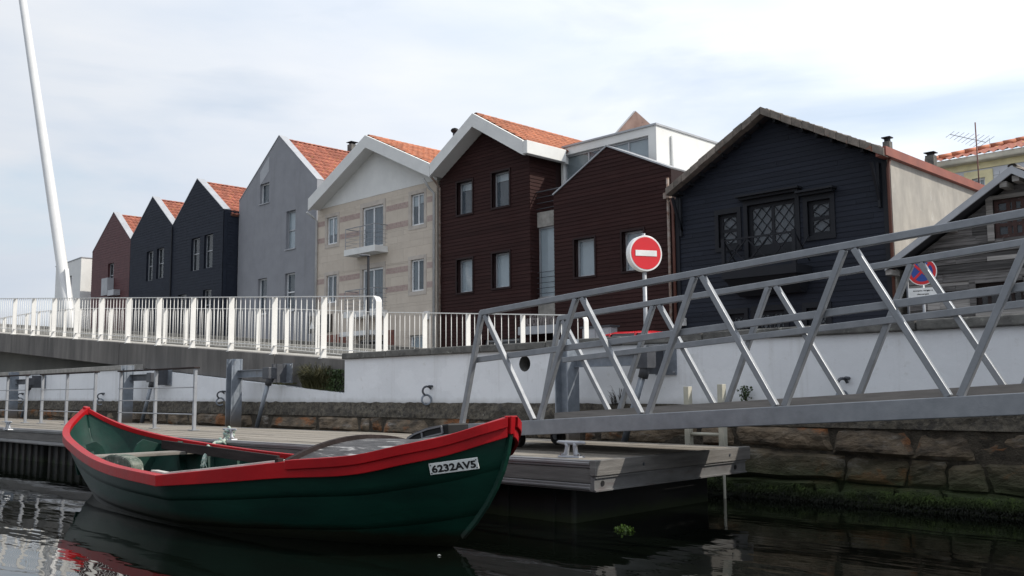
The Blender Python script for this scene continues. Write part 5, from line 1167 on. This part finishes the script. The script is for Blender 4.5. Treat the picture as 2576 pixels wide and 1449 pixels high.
MB().bar(lerp(q0,q3,.55), Vector((lerp(q0,q3,.55).x, lerp(q0,q3,.55).y+.6, pzt+.07)), 0.05, 0.05).build('prop', Mt['flash'], sp)
MB().bar(lerp(q0,q1,.25), lerp(q3,q2,.25), 0.03, 0.05).build('brace', Mt['flash'], sp)

# ---- brown boarded house B (lower gable)
h = thing('brown_house', 'lower brown boarded house front with plain gable below the white penthouse', 'house', (-20.8, YF, SZ))
fr = Front(-23.39, -18.14, 8.24, 8.34, -20.81, 9.58)
ops = [wr(ZB, 290, 406, 803, 1022), wr(ZB, 566, 690, 757, 988)]
wall(fr, ops, Mt['brownd'], h); MB().prism(fr.outline(), YF+0.25, YF+1.15).build('house_body', Mt['brownd'], h)
boards(fr, ops, 0.14, Mt['brown'], h, lap=0.022, breaks=lambda: random.choice((0,1,1)))
for o in ops:
    window(h, o, YF, 0.07, fm='alw', dep=0.20, back='blind')
    for (a, b_, c, d) in ((o[0]-.07, o[1]+.07, o[3], o[3]+.07), (o[0]-.07, o[1]+.07, o[2]-.07, o[2]), (o[0]-.07, o[0], o[2], o[3]), (o[1], o[1]+.07, o[2], o[3])):
        MB().box(a, b_, YF-0.05, YF+0.02, c, d).build('window_trim', Mt['brownd'], h)
slab(h, (fr.ax, fr.az+.04), (fr.x0-.03, fr.el+.03), YF-0.06, YF+1.2, 0.05, Mt['flash'], 'parapet_cap'); slab(h, (fr.ax, fr.az+.04), (fr.x1+.03, fr.er+.03), YF-0.06, YF+1.2, 0.05, Mt['flash'], 'parapet_cap')
MB().tube([(-18.2, YF-0.09, 8.0), (-18.2, YF-0.09, SZ)], 0.05, 10).build('downpipe', Mt['piperust'], h, smooth=True)
MB().box(-18.32, -18.08, YF-0.2, YF-0.04, 7.3, 7.5).build('rainwater_head', Mt['piperust'], h)

# ---- dark timber house
h = thing('dark_timber_house', 'old dark blue timber house with lattice windows, balcony and wide eaves', 'house', (-14.4, YF, SZ))
kx0, kx1 = -17.95, -10.92
fr = Front(kx0, kx1, 7.34, 7.34, -14.4, 9.21)
kl, kc_, kr = wr(ZK, 548, 732, 375, 695), wr(ZK, 830, 1296, 260, 775), wr(ZK, 1408, 1632, 240, 582)
gl = [wr(ZK, 650, 800, 1340, 1560), wr(ZK, 905, 1190, 1310, 1600), wr(ZK, 1400, 1600, 1280, 1500)]
ops = [kl, kc_, kr] + gl
wall(fr, ops, Mt['navyd'], h); MB().prism(fr.outline(), YF+0.25, YF+7.1).build('house_body', Mt['navyd'], h)
boards(fr, ops, 0.150, Mt['navy'], h, lap=0.018, breaks=lambda: random.choice((0,1,1)))
for x in (kx0+0.06, kx1-0.06): MB().box(x-.07, x+.07, YF-0.06, YF-0.027, SZ, 7.25).build('corner_board', Mt['navyd'], h)
def lattice(parent, x0, x1, z0, z1, nx, nz, y, r=0.012):
    dx, dz = (x1-x0)/nx, (z1-z0)/nz
    for i in range(nx):
        for j in range(nz):
            for s_ in (0, 1):
                a, b_ = (x0+i*dx, z0+(j+s_)*dz), (x0+(i+1)*dx, z0+(j+1-s_)*dz)
                MB().bar((a[0], y, a[1]), (b_[0], y, b_[1]), r*1.6, r*1.8, (0,1,0)).build('lattice_bar', Mt['navyd'], parent)
def latwin(o, halves, transom, nx, nz, fw=0.11, name='lattice_window', low=0.0):
    w = window(h, o, YF, fw, mv=(0.5,) if halves else (), mh=(0.5,) if transom else (), fm='navyd', pane='paned', back='dimn', dep=0.10, name=name)
    xs = [o[0]+fw, (o[0]+o[1])/2, o[1]-fw] if halves else [o[0]+fw, o[1]-fw]; zs = [o[2]+fw, (o[2]+o[3])/2, o[3]-fw] if transom else [o[2]+fw+low, o[3]-fw]
    for i in range(len(xs)-1):
        for j in range(len(zs)-1):
            g = fw*.45; a0, a1 = xs[i]+(g if i else 0), xs[i+1]-(g if i+1 < len(xs)-1 else 0); c0_, c1_ = zs[j]+(g if j else 0), zs[j+1]-(g if j+1 < len(zs)-1 else 0)
            if transom:   # diamond in each half
                mx_, mz_ = (a0+a1)/2, (c0_+c1_)/2
                for p, q in (((a0,mz_),(mx_,c1_)), ((mx_,c1_),(a1,mz_)), ((a1,mz_),(mx_,c0_)), ((mx_,c0_),(a0,mz_))): MB().bar((p[0], YF+.075, p[1]), (q[0], YF+.075, q[1]), 0.028, 0.03, (0,1,0)).build('lattice_bar', Mt['navyd'], w)
            else: lattice(w, a0, a1, c0_, c1_, nx, nz, YF+0.075)
    if low: MB().box(o[0]+.05, o[1]-.05, YF+.06, YF+.13, o[2]+.05, o[2]+fw+low).build('lower_panel', Mt['navyd'], w)
    for (a, b_, c, d) in ((o[0]-.13, o[1]+.13, o[3], o[3]+.16), (o[0]-.13, o[1]+.13, o[2]-.13, o[2]), (o[0]-.13, o[0], o[2], o[3]), (o[1], o[1]+.13, o[2], o[3])):
        MB().box(a, b_, YF-0.055, YF+0.02, c, d).build('window_surround', Mt['navyd'], h)
    return w
latwin(kl, False, True, 1, 1); latwin(kr, False, True, 1, 1)
latwin(kc_, True, False, 2, 3, name='balcony_door', low=0.25)
for g_ in gl: latwin(g_, g_ is gl[1], False, 2, 3)
for o, e in ((kc_, 0.25), (kr, 0.22)):
    MB().box(o[0]-e, o[1]+e, YF-0.34, YF-0.03, o[3]+0.24, o[3]+0.30).build('window_hood', Mt['navyd'], h); MB().box(o[0]-e+.06, o[1]+e-.06, YF-0.22, YF-0.03, o[3]+0.163, o[3]+0.239).build('hood_moulding', Mt['navyd'], h)
bxa, bxb = U(*ZK(565, 770), 'y', YF-0.95).x, U(*ZK(1285, 760), 'y', YF-0.95).x; bzt = U(*ZK(930, 890), 'y', YF-0.95).z; yo = YF-0.95
MB().box(bxa, bxb, yo, YF-0.03, bzt-0.26, bzt).build('balcony_floor', Mt['navyd'], h)
MB().hexa([(bxa+.2,YF-.3,bzt-.75),(bxb-.2,YF-.3,bzt-.75),(bxb-.2,YF-.03,bzt-.75),(bxa+.2,YF-.03,bzt-.75),(bxa+.05,yo+.05,bzt-.27),(bxb-.05,yo+.05,bzt-.27),(bxb-.05,YF-.03,bzt-.27),(bxa+.05,YF-.03,bzt-.27)]).build('balcony_bracket', Mt['navyd'], h)
for x in (bxa+.06, bxb-.06): MB().box(x-.05, x+.05, yo+.01, yo+.11, bzt, bzt+0.98).build('balcony_post', Mt['navyd'], h)
MB().bar((bxa, yo+.06, bzt+.92), (bxb, yo+.06, bzt+.92), .05, .05).build('balcony_rail', Mt['navyd'], h)
MB().bar((bxa, yo+.06, bzt+.14), (bxb, yo+.06, bzt+.14), .04, .04).build('balcony_rail', Mt['navyd'], h)
n_ = 3
for i in range(n_):
    a, b_ = lerp(bxa+.11, bxb-.11, i/n_), lerp(bxa+.11, bxb-.11, (i+1)/n_)
    for s_ in (0, 1): MB().bar((a, yo+.06, bzt+.16 + (.74 if s_ else 0)), (b_, yo+.06, bzt+.16 + (0 if s_ else .74)), .03, .035, (0,1,0)).build('balcony_brace', Mt['navyd'], h)
for x in (bxa+.05, bxb-.05):
    for s_ in (0, 1): MB().bar((x, yo+.1, bzt+.16 + (.74 if s_ else 0)), (x, YF-.05, bzt+.16 + (0 if s_ else .74)), .03, .035, (1,0,0)).build('balcony_brace', Mt['navyd'], h)
# eaves: tiles laid along the verge, rafter tails, dark soffit
yk = YF-0.62; RL, RA, RR = (-17.92, 7.52), (-14.40, 9.44), (-10.72, 7.50)
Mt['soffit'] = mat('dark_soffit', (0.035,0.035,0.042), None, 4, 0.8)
for (p, q) in ((RL, RA), (RA, RR)):
    MB().prism([(p[0], p[1]-.20), (q[0], q[1]-.20), (q[0], q[1]-.09), (p[0], p[1]-.09)], yk+.06, YF+7.1).build('roof_slope', Mt['soffit'], h)
    nt_ = 11
    for k in range(nt_):
        a, b_ = k/nt_, (k+1)/nt_; dz = random.uniform(-.012, .012); P0, P1 = (lerp(p[0],q[0],a), lerp(p[1],q[1],a)), (lerp(p[0],q[0],b_), lerp(p[1],q[1],b_))
        MB().prism([(P0[0]+.004, P0[1]-.22+dz), (P1[0]-.004, P1[1]-.22+dz), (P1[0]-.004, P1[1]+dz), (P0[0]+.004, P0[1]+dz+.015)], yk-random.uniform(0,.012), yk+.30).build('verge_tile', Mt['tilem'], h, bevel=0.012)
    for k in range(8):
        f = (k+.6)/8.3; x, z = lerp(p[0],q[0],f), lerp(p[1],q[1],f)-.27; MB().box(x-.04, x+.04, yk+.32, YF-.02, z-.05, z+.05).build('rafter_tail', Mt['navyd'], h)
Mt['tm2'] = Mt['tilem']
tile_slope(h, (RA[0], RA[1]-.05), (RR[0]-.36, RR[1]+.13), yk+.31, YF+7.1, 'tilem', tw=0.33, tl=0.48)
slab(h, (RA[0], RA[1]-.03), (RL[0], RL[1]-.03), yk+.31, YF+7.1, .05, Mt['tilem'], 'roof_cover')
for x in (kx0+0.22, kx1-0.22): MB().bar((x, YF-.05, 6.15), (x, yk+.12, 7.2), .07, .09).build('eaves_strut', Mt['navyd'], h); MB().box(x-.035, x+.035, YF-.12, YF-.03, 6.0, 7.25).build('strut_post', Mt['navyd'], h)
# concrete side wall with red flashing
MB().box(kx1+.002, kx1+0.10, YF-0.02, YF+7.1, SZ, 7.30).build('side_wall', Mt['conc'], h)
MB().box(kx1-.05, kx1+0.24, yk+.05, YF+7.15, 7.305, 7.55).build('eaves_flashing', Mt['redfl'], h)
MB().tube([(kx1+.14, YF-.14, 7.3), (kx1+.06, YF-.10, 7.0), (kx1+.06, YF-.10, SZ)], 0.045, 10).build('downpipe', Mt['pipebrown'], h, smooth=True)
MB().tube([(kx0-.12, YF-.12, 7.3), (kx0-.06, YF-.10, 7.0), (kx0-.06, YF-.10, SZ)], 0.05, 10).build('downpipe', Mt['pipebrown'], h, smooth=True)
MB().box(kx0+.05, kx0+.3, YF-.2, YF-.03, 3.1, 3.35).build('alarm_box', Mt['wht'], h)

# ---- weathered timber house
h = thing('weathered_house', 'weathered bare timber house with mismatched boards right of the dark house', 'house', (-7.6, YF, SZ))
fr = Front(-10.55, -4.55, 4.35, 4.35, -7.60, 6.22)
o1_ = wr(ZO, 1088, 1420, 495, 822); o2_ = wr(ZO, 945, 1337, 1195, 1420)
ops = [o1_, o2_]
wall(fr, ops, Mt['bdark'], h); MB().prism(fr.outline(), YF+0.25, YF+7).build('house_body', Mt['bdark'], h)
boards(fr, ops, 0.23, Mt['oldw'], h, lap=0.03, jit=0.008, mats=[Mt['oldw']]*6 + [Mt['oldwl']], breaks=lambda: random.choice((1,1,2)))
Mt['oldred'] = mat('peeling_red_frame', (0.075,0.035,0.03), (0.045,0.026,0.023), 9, 0.8, layers=[((0.22,0.215,0.21), 14, (1,1,1), 0.60, 0.68, 0.7)])
w_ = window(h, o1_, YF, 0.10, mv=(0.36, 0.5, 0.72), mh=(0.34, 0.67), fm='oldred', pane='paned', back='dimb', dep=0.08)
for (a, b_, c, d) in ((o1_[0]-.16, o1_[0], o1_[2]-.05, o1_[3]+.1), (o1_[1], o1_[1]+.16, o1_[2]-.05, o1_[3]+.1), (o1_[0], o1_[1], o1_[3], o1_[3]+.1)): MB().box(a, b_, YF-0.06, YF+.02, c, d).build('window_surround', Mt['oldwl'], h)
window(h, o2_, YF, 0.09, mv=(0.25, 0.5, 0.75), fm='bdark', pane='paned', back='dim', dep=0.10)
for (a, b_, c, d) in ((o2_[0]-.15, o2_[0], o2_[2], o2_[3]+.12), (o2_[0], o2_[1], o2_[3], o2_[3]+.12)): MB().box(a, b_, YF-0.06, YF+.02, c, d).build('window_surround', Mt['oldw'], h)
RL, RA, RR = (-10.86, 4.36), (-7.60, 6.45), (-4.34, 4.36)
for (p, q) in ((RL, RA), (RA, RR)):
    MB().prism([(p[0], p[1]-.12), (q[0], q[1]-.12), (q[0], q[1]-.03), (p[0], p[1]-.03)], yk+.06, YF+7.1).build('roof_slope', Mt['soffit'], h)
    MB().prism([(p[0], p[1]-.19), (q[0], q[1]-.19), (q[0], q[1]), (p[0], p[1])], yk, yk+.055).build('verge_board', Mt['flash'], h)
    for f in (0.02, 0.5, 0.93): x, z = lerp(p[0],q[0],f), lerp(p[1],q[1],f)-.27; MB().box(x-.08, x+.08, yk+.08, YF-.02, z-.07, z+.07).build('purlin_end', Mt['oldwl'], h)
tile_slope(h, (RA[0], RA[1]), (RR[0], RR[1]), yk+.1, YF+7, 'tilem', tw=0.33, tl=0.48)
slab(h, (RA[0], RA[1]+.03), (RL[0], RL[1]+.03), yk+.1, YF+7.1, .05, Mt['flash'], 'roof_cover')

# ---- yellow and tiled house behind
YY = 40.0
h = thing('yellow_house', 'pale tiled house with yellow trim and hipped tile roof behind the dark house', 'house', (-11, YY, SZ))
e0 = U(2345, 412, 'y', YY); ez = e0.z; yx0, yx1 = e0.x+0.35, -5.0
wo = wr(lambda x, y: (x, y), 2447, 2480, 448, 490, YY)
ff = Flat(yx0, yx1, ez-.3, ez-.3, -10, ez-.3)
wall(ff, [wo], Mt['azul'], h, y=YY, th=0.2); MB().box(yx0, yx1, YY+.2, YY+9, SZ, ez-.3).build('house_body', Mt['azul'], h)
for i in range(int((yx1-yx0)/0.45)): MB().box(yx0+i*.45, yx0+i*.45+.012, YY-.008, YY-.001, ez-4, ez-.75).build('tile_joint', Mt['greyr'], h)
for j in range(8): MB().box(yx0, yx1, YY-.010, YY-.002, ez-.9-.45*j, ez-.9-.45*j+.012).build('tile_joint', Mt['greyr'], h)
MB().box(yx0-.05, yx1, YY-.06, YY-.011, ez-.55, ez-.302).build('yellow_frieze', Mt['yellow'], h)
MB().box(yx0-.35, yx1, YY-.45, YY+9.4, ez-.30, ez-.05).build('cornice', Mt['cream'], h, bevel=0.06)
window(h, wo, YY, 0.08, mv=(.5,), fm='pvc', back='blind', dep=.1)
for (a, b_, c, d) in ((wo[0]-.3, wo[1]+.3, wo[3], wo[3]+.3), (wo[0]-.3, wo[0], wo[2]-.2, wo[3]), (wo[1], wo[1]+.3, wo[2]-.2, wo[3])): MB().box(a, b_, YY-.05, YY+.01, c, d).build('yellow_surround', Mt['yellow'], h)
rt = MB(); sx = yx0-.4; nx_ = int((yx1-sx)/0.085)
def rfn(u, v):
    x = lerp(sx, yx1, u); dv_ = 4.6*v; xx = max(x, sx + dv_*0.9); ph = (xx-sx)/0.34*2*math.pi
    return (xx, YY-.5+dv_, ez-.02 + dv_*0.30 + 0.05*math.sin(ph) + 0.02*((v*9) % 1))
rt.grid(rfn, nx_, 36); rt.build('roof_tiles', Mt['tilel'], h, smooth=True, kind='stuff')
MB().prism([(sx, ez-.05), (yx1, ez-.05), (yx1, ez+1.2), (sx+4, ez+1.2)], YY+4.0, YY+4.4).build('roof_core', Mt['tileu'], h)
for k in range(11):
    f0, f1 = k/11, (k+.95)/11; MB().tube([(sx+4.1*f0, YY-.5+4.6*f0, ez+.06+1.38*f0), (sx+4.1*f1, YY-.5+4.6*f1, ez+.06+1.38*f1)], [.12,.10], 8).build('hip_tile', Mt['tile'], h, smooth=True)
for k in range(15): MB().tube([(sx+4.1+k*.45, YY+4.1, ez+1.44), (sx+4.1+k*.45+.43, YY+4.1, ez+1.44)], [.12,.10], 8).build('ridge_tile', Mt['tile'], h, smooth=True)

# ---- chimneys, vents, aerial
def chimney(c, w, hgt, label, m='cap', cowl=True):
    t = thing('chimney', label, 'chimney', c); x, y, z = c
    MB().box(x-w/2, x+w/2, y-w/2, y+w/2, z-1.0, z+hgt*.55).build('stack', Mt[m], t)
    MB().box(x-w*.33, x+w*.33, y-w*.33, y+w*.33, z+hgt*.55, z+hgt*.9).build('flue', Mt['navyd'], t)
    MB().box(x-w*.62, x+w*.62, y-w*.62, y+w*.62, z+hgt*.9, z+hgt).build('cap', Mt['navyd'], t)
p_ = U(2233, 372, 'y', 29.0); chimney(p_, .22, .34, 'squat dark chimney at the right eaves of the dark timber house')
p_ = U(2342, 402, 'y', 39.0); chimney(p_, .34, .30, 'low dark chimney beside the hipped roof of the yellow house')
p_ = U(886, 372, 'y', 33.0); chimney(p_, .42, .35, 'small grey chimney behind the roof of the beige house')
p_ = U(1144, 334, 'y', 29.5); t = thing('roof_vent', 'round black roof vent behind the white verge of the brown house', 'vent', p_)
MB().tube([p_ + Vector((0,0,-1.2)), p_ + Vector((0,0,0.02))], .10, 12).build('pipe', Mt['galvd'], t, smooth=True)
b = MB(); pts = [p_ + Vector((0,0,z)) for z in (0, .05, .13, .2, .24)]; b.tube(pts, [.12,.18,.20,.14,.03], 14); b.build('cowl', Mt['blackpl'], t, smooth=True)
yan = 33.2; pa, pb = U(2453, 308, 'y', yan), U(2464, 475, 'y', yan); t = thing('tv_aerial', 'tall rusty aerial mast with thin yagi above the concrete wall', 'aerial', pb)
Mt['rustm'] = mat('rusty_mast', (0.16,0.06,0.05), (0.09,0.04,0.035), 6, 0.7)
MB().tube([pb + Vector((0,0,-1)), pa], 0.022, 8).build('mast', Mt['rustm'], t, smooth=True)
ba, bb = U(2390, 338, 'y', yan-.5), U(2480, 358, 'y', yan+.3)
MB().tube([ba, bb], 0.012, 6).build('boom', Mt['galvl'], t)
for k in range(9):
    c_ = lerp(ba, bb, k/8); l_ = .16 + .02*k; dv_ = Vector((.75, .1, .45)).normalized()*l_; MB().tube([c_-dv_, c_+dv_], 0.007, 5).build('element', Mt['galvl'], t)
b2 = U(2489, 348, 'y', yan+.3); MB().tube([bb, b2, b2 + Vector((0,0,-.35))], .008, 5).build('reflector', Mt['galvl'], t)

# ---- street lamp
yl_ = 20.0; lh = U(905, 641, 'y', yl_); lt = U(927, 645, 'y', yl_)
t = thing('street_lamp', 'slim grey street lamp with flat head in front of the beige house', 'street lamp', (lt.x, yl_, SZ))
MB().tube([(lt.x, yl_, SZ), (lt.x, yl_, SZ+1.2), (lt.x, yl_, lt.z+.02)], [.075,.06,.045], 12).build('pole', Mt['navyd'], t, smooth=True)
d_ = (lh-lt).normalized(); b = MB(); c0_ = lt + Vector((0.02,0,0.03)); tip = lt + Vector((d_.x, d_.y, 0))*0.62 + Vector((0,0,.10))
b.tube([c0_ + Vector((.04,0,-.01)), lerp(c0_, tip, .3), lerp(c0_, tip, .7), tip], [.05,.085,.09,.03], 10)
b.v = [(v[0], v[1], lerp(c0_, tip, max(0, min(1, (v[0]-c0_.x)/(tip.x-c0_.x)))).z + (v[2] - lerp(c0_, tip, max(0, min(1, (v[0]-c0_.x)/(tip.x-c0_.x)))).z)*.45) for v in b.v]; b.build('lamp_head', Mt['greypl'], t, smooth=True)

# ---- road signs
def disc(mb, c, n, r, t0, t1, k=40):
    n = Vector(n).normalized(); mb.tube([c + n*t0, c + n*t1], r, k); return mb
ys_ = 12.7; sc_ = U(1625, 637, 'y', ys_); sn = Vector((0.90, -0.43, 0)).normalized(); R_ = 0.305
t = thing('no_entry_sign', 'round red no entry sign with white bar and deep white rim on a pole', 'road sign', (sc_.x, ys_, SZ))
disc(MB(), sc_, sn, R_, -0.14, 0.0).build('light_box', Mt['signwhite'], t, smooth=False, bevel=0.008)
disc(MB(), sc_, sn, R_*0.90, 0.001, 0.006).build('red_disc', Mt['signred'], t)
su = Vector((-sn.y, sn.x, 0)); quadbox(sc_ + sn*0.010, su, Vector((0,0,1)), sn, R_*1.30, R_*0.32, 0.006).build('white_bar', Mt['signwhite'], t)
pp_ = sc_ - sn*0.07; MB().tube([(pp_.x, pp_.y, SZ), (pp_.x, pp_.y, sc_.z-R_*.9)], 0.035, 12).build('pole', Mt['galvl'], t, smooth=True)
MB().tube([(pp_.x, pp_.y, sc_.z+R_*.9), (pp_.x, pp_.y, sc_.z+R_*1.13)], 0.03, 12).build('pole_cap', Mt['galvl'], t, smooth=True)
ys_ = 20.9; sc_ = U(2319, 683, 'y', ys_); sn = Vector((0.25, -0.97, 0)).normalized(); su = Vector((-sn.y, sn.x, 0)); vz = Vector((0,0,1))
t = thing('no_parking_sign', 'round blue no stopping sign with red cross and white plate below', 'road sign', (sc_.x, ys_, SZ))
disc(MB(), sc_, sn, R_, -0.02, 0.0).build('backing', Mt['signwhite'], t)
disc(MB(), sc_, sn, R_*0.94, 0.001, 0.004).build('red_ring', Mt['signred'], t); disc(MB(), sc_, sn, R_*0.73, 0.005, 0.008).build('blue_disc', Mt['signblue'], t)
for a in (45, 135):
    d_ = su*math.cos(math.radians(a)) + vz*math.sin(math.radians(a)); quadbox(sc_ + sn*(0.0105 if a == 45 else .0120), d_, d_.cross(sn), sn, R_*1.5, R_*0.17, 0.003).build('red_bar', Mt['signred'], t)
pl_ = quadbox(sc_ - vz*0.46 - sn*.005, su, vz, sn, 0.60, 0.20, 0.012).build('plate', Mt['signwhite'], t)
text_mesh('excepto cargas e', 0.40, 0.04, sc_ - vz*0.445 - su*0.20 + sn*.003, su, vz, sn, 'lettering', Mt['black'], pl_, depth=.001); text_mesh('descargas', 0.24, 0.04, sc_ - vz*0.52 - su*0.12 + sn*.003, su, vz, sn, 'lettering', Mt['black'], pl_, depth=.001)
pp_ = sc_ - sn*0.05; MB().tube([(pp_.x, pp_.y, SZ), (pp_.x, pp_.y, sc_.z+.1)], 0.03, 12).build('pole', Mt['galvl'], t, smooth=True)
x_ = U(2283, 720, 'y', 22.0).x; t = MB().tube([(x_, 22.0, SZ), (x_, 22.0, SZ+2.55)], .03, 10).build('steel_post', Mt['galvd'], None, smooth=True); tag(t, 'bare thin steel post beside the no stopping sign', 'post')

# ---- parked cars
def car(cx, cy, m, label, L_=4.0, Hc=1.46, flip=1, rz=0.0):
    t = thing('parked_car', label, 'car', (cx, cy, SZ), 'cars parked along the house fronts'); R = Matrix.Rotation(rz, 3, 'Z')
    f = lambda x, y, z: Vector((cx, cy, SZ)) + R @ Vector((x*flip, y, z))
    prof = [(-2.0,.42,.42),(-1.96,.70,.62),(-1.85,.92,.70),(-1.3,.98,.80),(-.9,1.0,.84),(0,1.0,.86),(.9,.99,.85),(1.5,.98,.82),(1.9,.88,.74),(2.0,.60,.55)]
    def body_at(u): 
        x = lerp(-2, 2, u)
        for a, b in zip(prof, prof[1:]):
            if a[0] <= x <= b[0]: k = (x-a[0])/(b[0]-a[0]); return x*L_/4, lerp(a[1],b[1],k), lerp(a[2],b[2],k)
        return x*L_/4, .6, .55
    sec = [(-1,.22),(-1.0,.5),(-.97,.80),(-.86,1.0),(0,1.03),(.86,1.0),(.97,.80),(1.0,.5),(1,.22)]
    b = MB(); vs = []; nu = 24
    for i in range(nu+1):
        x, z, w_ = body_at(i/nu)
        for (s_, k) in sec: vs.append(f(x, s_*w_, .22 + (z-.22)*max(0, (k-.22)/.81)))
    n = len(sec); fs = [(i*n+j, i*n+j+1, (i+1)*n+j+1, (i+1)*n+j) for i in range(nu) for j in range(n-1)] + [tuple(range(n)), tuple(range(nu*n, nu*n+n))] + [(i*n, (i+1)*n, (i+1)*n+n-1, i*n+n-1) for i in range(nu)]
    b.add(vs, fs).build('body', Mt[m], t, smooth=True)
    cab = [(-1.25,.95,.76),(-.55,Hc-.05,.60),(-.2,Hc,.60),(.7,Hc-.01,.60),(1.25,Hc-.08,.58),(1.72,.97,.70)]; b = MB(); vs = []
    for (x, z, w_) in cab:
        for (s_, zz) in ((-1, .90), (-.96, z-.05), (-.8, z), (.8, z), (.96, z-.05), (1, .90)): vs.append(f(x*L_/4, s_*w_*(1.12 if zz == .90 else 1), zz))
    b.add(vs, [(i*6+j, i*6+j+1, i*6+j+7, i*6+j+6) for i in range(5) for j in range(5)] + [tuple(range(6)), tuple(range(30, 36))]).build('glasshouse', Mt['carglass'], t, smooth=False)
    b = MB(); vs = []
    for (x, z, w_) in cab[1:5]:
        for s_, dz_ in ((-.99, -.045), (-.8, .012), (0, .03), (.8, .012), (.99, -.045)): vs.append(f(x*L_/4, s_*w_, z + dz_))
    b.add(vs, [(i*5+j, i*5+j+1, i*5+j+6, i*5+j+5) for i in range(3) for j in range(4)]).build('roof', Mt[m], t, smooth=True)
    for (x, s_) in ((-.3, 1), (-.3, -1), (.55, 1), (.55, -1)): MB().bar(f(x*L_/4, s_*.66, .93), f(x*L_/4, s_*.605, Hc-.04), .05, .03).build('pillar', Mt[m], t)
    for x in (-1.25, 1.25):
        for s_ in (-1, 1):
            w_ = MB().tube([f(x*L_/4, s_*.68, .31), f(x*L_/4, s_*.87, .31)], .31, 24).build('wheel', Mt['rubber'], t, bevel=.03); MB().tube([f(x*L_/4, s_*.86, .31), f(x*L_/4, s_*.885, .31)], .20, 16).build('rim', Mt['chrome'], w_)
    for s_ in (-1, 1):
        MB().tube([f(-1.99*L_/4, s_*.52, .66), f(-1.9*L_/4, s_*.56, .69)], .11, 12).build('headlight', Mt['lamp'], t); MB().bar(f(1.94*L_/4, s_*.60, .62), f(1.92*L_/4, s_*.62, .86), .05, .12).build('tail_light', Mt['tail'], t)
        MB().box(0, .001, 0, .001, 0, .001) ; q_ = f(-.75*L_/4, s_*.98, 1.0); MB().box(q_.x-.09, q_.x+.09, q_.y-.08, q_.y+.08, q_.z-.06, q_.z+.07).build('wing_mirror', Mt[m], t, bevel=.02)
    return t
pc_ = U(1600, 830, 'y', 20.0); car(pc_.x-.1, 20.0, 'carred', 'red hatchback parked below the brown gable, only its roof above the parapet', Hc=1.33)
p_ = U(640, 850, 'y', 20.5); car(p_.x, 20.5, 'cardark', 'dark hatchback parked in front of the grey house', Hc=1.5)
p_ = U(868, 850, 'y', 20.5); car(p_.x+1.5, 20.6, 'cardark', 'dark hatchback parked under the beige house balcony', Hc=1.5)
p_ = U(500, 850, 'y', 20.5); car(p_.x-1, 20.6, 'carwhite', 'white hatchback parked in front of the slate blue houses', Hc=1.6)
# utility cabinet by the brown houses
p_ = U(1510, 838, 'y', 22.0); t = thing('utility_cabinet', 'grey metal utility cabinet beside the red car', 'cabinet', (p_.x, 22.0, SZ+.13))
MB().box(p_.x-.55, p_.x+.55, 21.8, 22.15, SZ+.13, p_.z+.16).build('case', Mt['flash'], t, bevel=.02); MB().box(p_.x-.60, p_.x+.60, 21.75, 22.2, p_.z+.16, p_.z+.21).build('lid', Mt['galvd'], t)
for s_ in (-1, 1): MB().box(p_.x+s_*.27-.24, p_.x+s_*.27+.24, 21.785, 21.80, SZ+.3, p_.z+.10).build('door', Mt['alw'], t)
# low things on the far bank seen between the ramp bars
for (xa, xb, y, z, lb, nm) in ((-140, -95, 34, 4.9, 'long tan garden wall on the far bank beyond the ramp', 'garden_wall'), (-92, -86, 30, 6.1, 'low brown shed on the far bank behind the mast foot', 'shed')):
    t = thing(nm, lb, 'wall' if nm == 'garden_wall' else 'shed', ((xa+xb)/2, y, SZ)); MB().box(xa, xb, y, y+.4 if nm == 'garden_wall' else y+4, SZ, z).build('wall', Mt['conc'] if nm == 'garden_wall' else Mt['brick'], t)
    MB().box(xa-.1, xb+.1, y-.1, y+.5 if nm == 'garden_wall' else y+4.1, z, z+.15).build('coping' if nm == 'garden_wall' else 'roof', Mt['redfl'], t)
